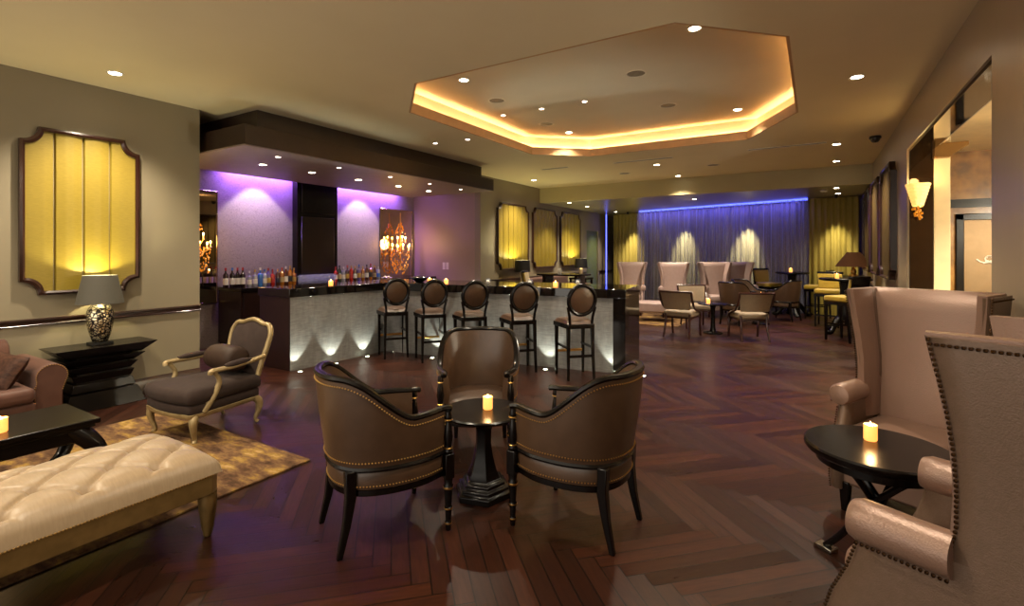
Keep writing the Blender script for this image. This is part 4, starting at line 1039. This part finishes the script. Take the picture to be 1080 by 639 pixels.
# console table: stacked flared tiers
cn = thing('console_table', 'black stacked pagoda console table against the left wall', 'console table', (-5.985, 2.07, 0))
def tier(z0, z1, w0, w1, d0, d1):
    return MB().loft([[(-.2, -w_, z), (-.2 + d * 2, -w_, z), (-.2 + d * 2, w_, z), (-.2, w_, z)] for z, w_, d in ((z0, w0, d0), (z1, w1, d1))])
tier(.505, .60, .30, .41, .165, .205).build('top', M.blackwood, cn, bevel=.004)
for nm, z0, z1, w0, w1, d0, d1 in (('tier', .425, .492, .25, .325, .145, .175), ('tier', .345, .412, .225, .275, .135, .155), ('tier', .265, .332, .225, .25, .135, .145), ('tier', .175, .252, .26, .235, .15, .14), ('plinth', .0, .16, .33, .27, .18, .155)):
    tier(z0, z1, w0, w1, d0, d1).build(nm, M.blackwood, cn, bevel=.004)
MB().box(-.19, .06, -.2, .2, .02, .55).build('core', M.black, cn, smooth=False)
# crackled silver lamp
lp = thing('table_lamp', 'table lamp with crackled silver vase base and dark tapered shade', 'lamp', (-6.0, 2.07, .60))
MB().box(-.075, .075, -.085, .085, 0, .022).build('plinth', M.black, lp, bevel=.003)
MB().lathe([(.05, .022), (.062, .03), (.085, .10), (.105, .20), (.112, .28), (.10, .34), (.07, .385), (.035, .40), (.02, .41)], seg=28).build('vase', M.crackle, lp)
MB().tube([(0, 0, .40), (0, 0, .56)], .008, 8).build('stem', M.gold, lp)
def shade(mb, r0, r1, z0, z1, th=.004, seg=32):
    return mb.lathe([(r0, z0), (r1, z1), (r1 - th, z1), (r0 - th, z0), (r0, z0)][:4], seg=seg) if False else mb.loft([[(r * math.cos(2 * PI * k / seg), r * math.sin(2 * PI * k / seg), z) for k in range(seg)] for r, z in ((r0, z0), (r1, z1), (r1 - th, z1), (r0 - th, z0))], False, True)
shade(MB(), .19, .135, .40, .675).build('lamp_shade', M.shade_dark, lp)
MB().ball((0, 0, .56), .03, 10, 8, 1.3).build('bulb', M.bulb, lp)
light('lamp_glow', 'POINT', (0, 0, .60), 32, (1, .90, .48), lp, None, .03)

# ------------------------------------------------------------------ gilt armchair
fa = thing('gilt_armchair', 'French gilt-framed armchair in slate velvet beside the rug', 'armchair', (-4.43, 2.28, 0), face(.06, -1))
fa.scale = (1.10, 1.07, .97)
hwf, hwr = .285, .235
ST = [(-hwr, -.27), (-hwf, .24), (-hwf * .75, .31), (0, .335), (hwf * .75, .31), (hwf, .24), (hwr, -.27)]
def slab(outline, levels):
    return MB().loft([[(x * s_, (y - .02) * s_ + .02, z) for x, y in outline] for z, s_ in levels])
SO = [(p.x, p.y) for p in spline([(x, y, 0) for x, y in ST], 5)]
slab(SO, ((.245, .97), (.255, 1.0), (.31, 1.0), (.32, .98))).build('seat_base', M.slate, fa, angle=60)
slab(SO, ((.32, .95), (.335, 1.03), (.385, 1.045), (.425, 1.01), (.44, .93), (.448, .7), (.45, .2))).build('seat_cushion', M.slate, fa, angle=80)
slab(SO, ((.212, .98), (.22, 1.01), (.246, 1.01), (.25, .98))).build('seat_rail', M.gilt, fa, angle=60)
def cab_leg(x, y, ox, oy, z=.235):
    pts = spline([(x, y, z), (x + ox * .035, y + oy * .035, z * .8), (x + ox * .03, y + oy * .03, z * .5), (x + ox * .005, y + oy * .005, z * .18), (x + ox * .02, y + oy * .02, .012)], 5)
    n_ = len(pts); return MB().tube(pts, [.034 - .018 * smooth(0, .8, k / n_) for k in range(n_)], 10)
for s in (-1, 1):
    cab_leg(s * .25, .25, s * .7, .7).build('leg', M.gilt, fa); cab_leg(s * .215, -.25, s * .4, -.8).build('leg', M.gilt, fa)
lean = lambda z: -.27 - (z - .4) * .26
def back_outline(k_):
    o_ = [(-.215, .42), (-.225, .55), (-.245, .70), (-.245, .80), (-.20, .865), (-.13, .872), (-.06, .895), (0, .905)]
    o_ = o_ + [(-a, b) for a, b in reversed(o_[:-1])]
    p = spline([(a, 0, b) for a, b in o_], 5); return [(q.x * k_, lean(q.z), .65 + (q.z - .65) * k_) for q in p]
MB().tube(back_outline(1), .021, 10).build('back_frame', M.gilt, fa)
bo = back_outline(.95)
def padf(sg):
    c_ = Vector((0, lean(.66), .66)); B = [Vector(b) for b in bo] + [Vector((.2, lean(.42), .42)), Vector((0, lean(.42), .42)), Vector((-.2, lean(.42), .42))]
    def fn(u, v):
        i = int(round(v * len(B))) % len(B); p = c_ + (B[i] - c_) * u; return (p.x, p.y + sg * (.008 + .028 * (1 - u ** 3)), p.z)
    return fn, len(B)
f1, nb = padf(1); f2, _ = padf(-1)
MB().grid(f1, 8, nb).grid(f2, 8, nb).build('back_pad', M.slate, fa, angle=80)
for s in (-1, 1):
    pts = spline([(s * .238, lean(.60), .60), (s * .27, -.18, .585), (s * .295, -.02, .575), (s * .30, .10, .575), (s * .295, .155, .57), (s * .29, .16, .545)], 5)
    n_ = len(pts); MB().tube(pts, .02, 10).build('arm', M.gilt, fa)
    MB().tube(spline([(s * .29, .13, .56), (s * .285, .09, .48), (s * .28, .12, .38), (s * .272, .20, .25)], 5), [.017 + .008 * smooth(.2, 1, k / 15) for k in range(16)], 10).build('arm_support', M.gilt, fa)
    MB().tube([(s * .272, -.17, .602), (s * .285, -.10, .603), (s * .298, .0, .597), (s * .30, .06, .594)], [.014, .026, .026, .014], 12).build('arm_pad', M.slate, fa)
bl = MB().lathe([(0, -.19), (.075, -.19), (.10, -.175), (.112, -.10), (.115, 0), (.112, .10), (.10, .175), (.075, .19), (0, .19)], seg=24).build('bolster_pillow', M.bolster, angle=50)
tag(bl, 'brown bolster pillow lying on the seat of the gilt armchair', 'pillow')
q = face(.06, -1); off = Vector((-math.sin(q), math.cos(q))) * -.16
bl.location = (-4.43 + off.x, 2.28 + off.y, .572); bl.rotation_euler = (PI / 2, 0, q + PI / 2)

# ------------------------------------------------------------------ middle group: three framed chairs round a small table
def frame_chair(label, group):
    t = thing('dining_armchair', label, 'chair', (0, 0, 0), 0, group)
    MB().box(-.25, .25, -.22, .25, .36, .47).build('seat', M.taupechair, t, bevel=.035, bseg=3)
    MB().box(-.235, .235, -.20, .24, .335, .365).build('seat_frame', M.mahogany, t, bevel=.006)
    rows = []
    for z, y, w_ in ((.50, -.235, .225), (.62, -.262, .24), (.74, -.30, .255), (.80, -.325, .262)):
        rows.append([(w_ * q, y - .035 * (1 - q * q) - .018, z) for q in (-1, -.6, -.2, .2, .6, 1)] + [(w_ * q, y - .035 * (1 - q * q) + .018, z) for q in (1, .6, .2, -.2, -.6, -1)])
    MB().loft(rows).build('backrest', M.taupechair, t, angle=60)
    MB().tube([(.285 * q, -.33 - .035 * (1 - q * q), .812) for q in (-1, -.8, -.5, -.2, 0, .2, .5, .8, 1)], .020, 8, up=(0, 0, 1)).build('top_rail', M.mahogany, t)
    for s in (-1, 1):
        MB().tube(spline([(s * .278, -.335, .815), (s * .275, -.27, .66), (s * .268, -.14, .53), (s * .26, .05, .47), (s * .255, .24, .40), (s * .25, .25, .2), (s * .25, .275, .0)], 5), .021, 8).build('side_frame', M.mahogany, t)
        MB().tube(spline([(s * .21, -.20, .42), (s * .21, -.215, .25), (s * .225, -.29, 0)], 5), [.025 - .008 * k / 10 for k in range(11)], 8).build('leg', M.mahogany, t)
    return t
GD = 'mahogany framed armchairs round the middle table'
d0 = frame_chair('mushroom fabric chair with mahogany frame left of the middle table, back to viewer', GD)
d0.location = (-2.05, 9.20, 0); d0.rotation_euler.z = face(.1, 1)
dup(d0, (-.98, 9.48, 0), face(-.45, .9), 'mushroom fabric chair with mahogany frame right of the middle table, back to viewer')
dup(d0, (-2.05, 10.45, 0), face(.45, -.9), 'mushroom fabric chair with mahogany frame behind the middle table')
def small_table(x, y, label, r=.27, h=.56, group=None):
    t = thing('cocktail_table', label, 'table', (x, y, 0), 0, group)
    MB().lathe([(0, h - .03), (r - .03, h - .03), (r, h - .015), (r, h - .004), (r - .006, h), (0, h)], seg=36).build('tabletop', M.blackwood, t)
    MB().lathe([(.06, .02), (.045, .10), (.035, .3), (.045, h - .08), (.07, h - .03)], seg=14).build('column', M.blackwood, t)
    MB().lathe([(.17, 0), (.17, .02), (.12, .035), (.05, .05)], seg=28).build('base', M.blackwood, t)
    return t
small_table(-1.62, 9.80, 'small round dark table between the mahogany framed chairs', group='small dark cocktail tables')
candle(-1.68, 9.68, .56, 'lit candle glass on the table between the framed chairs', None, .034, .085, .8)
b4 = barrel_chair(M.leather, M.blackwood, False, 'brown leather barrel chair behind the middle group, back to viewer', 'far brown barrel chairs')
b4.location = (-1.42, 11.35, 0); b4.rotation_euler.z = face(.3, .95)
dup(b4, (-.62, 12.55, 0), face(-.92, .38), 'brown leather barrel chair before the high table, seen in profile')
dup(b4, (-1.25, 12.15, 0), face(.6, -.3), 'brown leather barrel chair with pale inside back beside the last wingback')
small_table(-.98, 11.6, 'small round dark table beside the far barrel chairs', .22, .58, 'small dark cocktail tables')
candle(-.98, 11.6, .58, 'tiny lit candle on the table beside the far barrel chairs', None, .028, .06, .4)

# high tables and mustard bar chairs at the far right
def high_table(x, y, rz, label, r=.42, h=1.03):
    t = thing('high_table', label, 'table', (x, y, 0), rz, 'high pedestal tables')
    MB().lathe([(0, h - .045), (r - .04, h - .045), (r, h - .03), (r, h - .006), (r - .008, h), (0, h)], seg=44).build('tabletop', M.blackwood, t)
    hexl([(.11, .25), (.13, .32), (.095, .45), (.085, .8), (.10, h - .08), (.14, h - .044)]).build('column', M.blackwood, t, angle=30)
    for k in range(4):
        m_ = Matrix.Rotation(PI / 2 * k, 4, 'Z'); pts = spline([(.06, 0, .30), (.15, 0, .27), (.24, 0, .15), (.31, 0, .05), (.38, 0, .035), (.42, 0, .06)], 5)
        n_ = len(pts); MB().tube(pts, [.055 - .022 * i / n_ for i in range(n_)], 10, M=m_).build('leg', M.blackwood, t)
    return t
high_table(-.47, 13.55, .3, 'high dark pedestal table before the sheer curtain', .36)
candle(-.50, 13.50, 1.03, 'lit candle glass on the high table before the sheer curtain', None, .036, .09, .7)
high_table(.47, 11.05, .78, 'high dark pedestal table with carved feet by the right wall', .42, 1.02)
candle(.34, 10.95, 1.02, 'lit candle glass on the carved-foot high table by the right wall', None, .032, .08, .6)
def bar_chair(label):
    t = thing('bar_chair', label, 'bar chair', (0, 0, 0), 0, 'mustard upholstered bar chairs')
    MB().box(-.22, .22, -.20, .22, .66, .76).build('seat', M.yellow, t, bevel=.03, bseg=3)
    MB().box(-.215, .215, -.20, .21, .61, .665).build('seat_frame', M.blackwood, t, smooth=False)
    rows = [[(w_ * q, y + a, z) for q, a in ((-1, -.03), (1, -.03), (1, .03), (-1, .03))] for z, y, w_ in ((.76, -.20, .20), (.90, -.22, .21), (1.06, -.25, .215))]
    MB().loft(rows).build('backrest', M.yellow, t, bevel=.02, bseg=2)
    rows = [[(w_ * q, y + a, z) for q, a in ((-1, -.045), (1, -.045), (1, -.028), (-1, -.028))] for z, y, w_ in ((.64, -.20, .205), (.90, -.22, .215), (1.06, -.25, .22))]
    MB().loft(rows).build('back_shell', M.blackwood, t)
    MB().box(-.23, .23, -.295, -.225, 1.055, 1.10).build('top_rail', M.blackwood, t, bevel=.008)
    for s in (-1, 1):
        MB().loft([[(s * .195 + dx * w_, .185 + dy * w_, z) for dx, dy in ((-1, -1), (1, -1), (1, 1), (-1, 1))] for z, w_ in ((0, .014), (.64, .022))]).build('leg', M.blackwood, t)
        MB().loft([[(s * .195 + dx * w_, -.185 + b + dy * w_, z) for dx, dy in ((-1, -1), (1, -1), (1, 1), (-1, 1))] for z, w_, b in ((0, .014, -.04), (.64, .022, 0))]).build('leg', M.blackwood, t)
    MB().box(-.2, .2, .175, .195, .22, .25).box(-.205, -.185, -.19, .19, .28, .305).box(.185, .205, -.19, .19, .28, .305).build('stretcher', M.blackwood, t, smooth=False)
    return t
y0 = bar_chair('mustard bar chair left of the high table before the sheer curtain')
y0.location = (-.98, 13.72, 0); y0.rotation_euler.z = face(.75, -.65)
dup(y0, (.03, 13.25, 0), face(-.85, .2), 'mustard bar chair between the high table and the right gold drape')
dup(y0, (.22, 11.95, 0), face(-.15, -1), 'mustard bar chair behind the carved-foot high table, facing the viewer')
dup(y0, (.42, 10.15, 0), face(-.8, .6), 'mustard bar chair before the carved-foot high table, its black back shell to the right')
# brown shaded lamp on the ledge behind
t = thing('console_table', 'narrow dark console against the right wall under the brown-shaded lamp', 'console table', (.69, 12.85, 0))
MB().box(-.2, .22, -.45, .45, .94, 1.0).build('top', M.blackwood, t, bevel=.006)
for a in (-.4, .4): MB().box(-.17, .2, a - .03, a + .03, 0, .94).build('side_panel', M.blackwood, t, smooth=False)
t = thing('table_lamp', 'table lamp with wide brown cone shade by the right wall', 'lamp', (.68, 12.6, 1.0))
MB().lathe([(.09, 0), (.09, .02), (.04, .04), (.055, .10), (.03, .17), (.012, .2), (.012, .36), (0, .36)], seg=18).build('base', M.gold, t)
shade(MB(), .33, .12, .20, .50).build('lamp_shade', M.shade_brown, t)
MB().ball((0, 0, .30), .03, 10, 8, 1.3).build('bulb', M.bulb, t)
light('lamp_glow', 'POINT', (0, 0, .33), 7, (1, .78, .38), t, None, .03)
# gold crystal sconce on the dark jamb
t = thing('crystal_cup_sconce', 'gold crystal cup sconce glowing on the dark lobby jamb', 'wall light', (1.01, 7.47, 1.98))
MB().tube([(0, 0, 0), (0, -.10, 0), (0, -.12, .06)], .012, 8).lathe([(.0, 0), (.05, .005), (.05, .015), (0, .02)], (0, -.12, .03), 14).build('bracket', M.gold, t)
def cupf(u, v):
    z = .05 + .26 * v; r_ = (.052 + .07 * v) * (1 + .07 * abs(math.sin(8 * PI * u)) * abs(math.sin(7 * PI * v)) ** .7 - .05)
    return (r_ * math.cos(2 * PI * u), -.13 + r_ * math.sin(2 * PI * u), z)
MB().grid(cupf, 96, 56, closeu=True).build('crystal_cup', M.cryst, t)
mb = MB()
for k in range(26):
    a = R.uniform(0, 2 * PI); r_ = R.uniform(.01, .06); mb.ball((r_ * math.cos(a), -.13 + r_ * math.sin(a), R.uniform(-.10, .04)), .012, 6, 4, 1.5)
mb.build('crystal_drops', M.amber, t)['kind'] = 'stuff'
light('sconce_glow', 'POINT', (0, -.16, .36), 5, (1, .70, .30), t, None, .05)
# lobby: framed mirror and lights
t = thing('framed_mirror', 'tall black-framed mirror on the marble lobby wall', 'mirror', (2.15, 9.5, 0))
MB().box(-.42, -.33, -.05, 0, .1, 2.05).box(.33, .42, -.05, 0, .1, 2.05).box(-.42, .42, -.05, 0, 1.96, 2.05).box(-.42, .42, -.05, 0, .1, .19).build('frame', M.blackwood, t, bevel=.008)
MB().box(-.33, .33, -.02, 0, .19, 1.96).build('glass', mat('bronzed_glass', '#8f7656', .4, metal=.5), t, smooth=False)
mb = MB()
for s in (-1, 1):
    mb.tube([(-.06 + s * (.02 + .012 * k * math.cos(k * .55) * .9), -.024, 1.42 + .010 * k * math.sin(k * .55) * .8) for k in range(12)], .010, 6)
    mb.tube([(-.06 + s * .05 * k / 4, -.024, 1.36 + .02 * math.sin(k)) for k in range(6)], .009, 6)
mb.build('scroll_ornament', M.napkin, t)
for x, y, l in ((1.9, 6.2, 'near'), (2.0, 8.3, 'far')):
    downlight(x, y, 2.95, f'lobby ceiling downlight seen through the opening, {l} one', 'lobby downlights', .05, 420, (1, .88, .66))
t = thing('lobby_fill_lamp', 'added round opal fill lamp deep in the lobby, outside the view', 'lamp', (3.1, 5.4, 2.3))  # added unseen globe, put in to brighten the lobby
MB().ball((0, 0, 0), .16, 20, 12).build('globe', mat('opal_globe', '#fff4e0', .4, emit='#ffe6b8', emit_s=6), t); MB().tube([(0, 0, .15), (0, 0, .65)], .01, 8).build('cord', M.black, t)
light('lobby_fill_glow', 'POINT', (0, 0, -.25), 240, (1, .90, .70), t, None, .15)

# lounge corner behind the bar: lamps, low tables, sofa, chairs
def block_lamp(x, y, z, label):
    t = thing('table_lamp', label, 'lamp', (x, y, z), 0, 'black-shaded lamps under the far gold panels')
    MB().lathe([(.08, 0), (.08, .012), (.045, .02), (.05, .05), (.05, .26), (.02, .28), (.01, .3), (.01, .42)], seg=16).build('base', M.columncream, t)
    shade(MB(), .19, .17, .28, .55).build('lamp_shade', M.shade_black, t)
    MB().ball((0, 0, .42), .03, 10, 8, 1.3).build('bulb', M.bulb, t)
    light('lamp_glow', 'POINT', (0, 0, .50), 42, (1, .92, .45), t, None, .03)
    return t
block_lamp(-5.88, 10.12, .76, 'black drum-shaded lamp below the first far gold panel')
block_lamp(-5.88, 13.55, .76, 'black drum-shaded lamp below the last far gold panel')
for y, l in ((10.12, 'first'), (13.55, 'last')):
    t = thing('lamp_table', f'dark square lamp table below the {l} far gold panel', 'table', (-5.88, y, 0), 0, 'dark lamp tables under the far gold panels')
    MB().box(-.27, .27, -.27, .27, .71, .76).build('tabletop', M.blackwood, t, bevel=.006)
    for a in (-.23, .23):
        for b in (-.23, .23): MB().box(a - .025, a + .025, b - .025, b + .025, 0, .71).build('leg', M.blackwood, t)
lounge = thing('lounge_sofa', 'pink upholstered sofa against the far left wall under the gold panels', 'sofa', (-5.72, 11.8, 0))
MB().box(-.38, .40, -1.1, 1.1, .1, .44).build('seat', M.sofa, lounge, bevel=.04, bseg=3); MB().box(-.46, -.26, -1.1, 1.1, .1, .86).build('backrest', M.sofa, lounge, bevel=.05, bseg=3)
for a in (-1.16, 1.16): MB().box(-.46, .40, a - .09, a + .09, .1, .64).build('arm', M.sofa, lounge, bevel=.05, bseg=3)
y5 = dup(y0, (-5.2, 9.55, 0), face(1, .3), 'mustard bar chair standing alone behind the bar near the first far gold panel')
t = thing('high_table', 'long high dark table behind the bar under the first black-shaded lamp', 'table', (-4.9, 10.3, 0))
MB().box(-.55, .55, -.28, .28, .97, 1.01).build('tabletop', M.blackwood, t, bevel=.006)
for a in (-.4, .4): MB().box(a - .04, a + .04, -.2, .2, 0, .97).build('side_panel', M.blackwood, t, smooth=False)
t = thing('napkin_bunch', 'folded white napkin bunch on the long high table behind the bar', 'napkin', (-4.95, 10.2, 1.01))
mb = MB()
for k in range(7):
    a = k * .9; mb.loft([[(r * math.cos(a + q) * .5 + .03 * math.cos(a), r * math.sin(a + q) * .5 + .03 * math.sin(a), z) for q in (0, 1.5, 3, 4.5)] for r, z in ((.02, 0), (.05, .07), (.015, .13))])
mb.build('cloth', M.napkin, t)
t = thing('menu_holder', 'upright black menu box on the low tables behind the bar', 'menu', (-3.45, 7.8, 1.0))
bpy.data.objects.remove(t)
b5 = dup(b4, (-4.2, 8.6, 0), face(.2, -1), 'brown barrel chair behind the bar near its granite end, facing the viewer')
b6 = dup(b4, (-3.1, 8.3, 0), face(-.2, -1), 'brown barrel chair behind the bar, closest to the granite end')
ot = thing('cream_ottoman', 'cream upholstered ottoman before the wingback chairs past the bar end', 'ottoman', (-3.0, 10.95, 0), .25)
MB().box(-.42, .42, -.28, .28, .20, .42).build('cushion', M.cream, ot, bevel=.04, bseg=3)
for a in (-.36, .36):
    for b in (-.22, .22): MB().lathe([(.012, 0), (.024, .2)], (a, b, 0), 10).build('leg', M.mahogany, ot)
r2 = MB().box(-4.6, -2.35, 10.2, 12.6, 0, .012).build('rug', M.rug, bevel=.004); tag(r2, 'pale gold rug under the cream wingback chairs at the far end', 'rug')
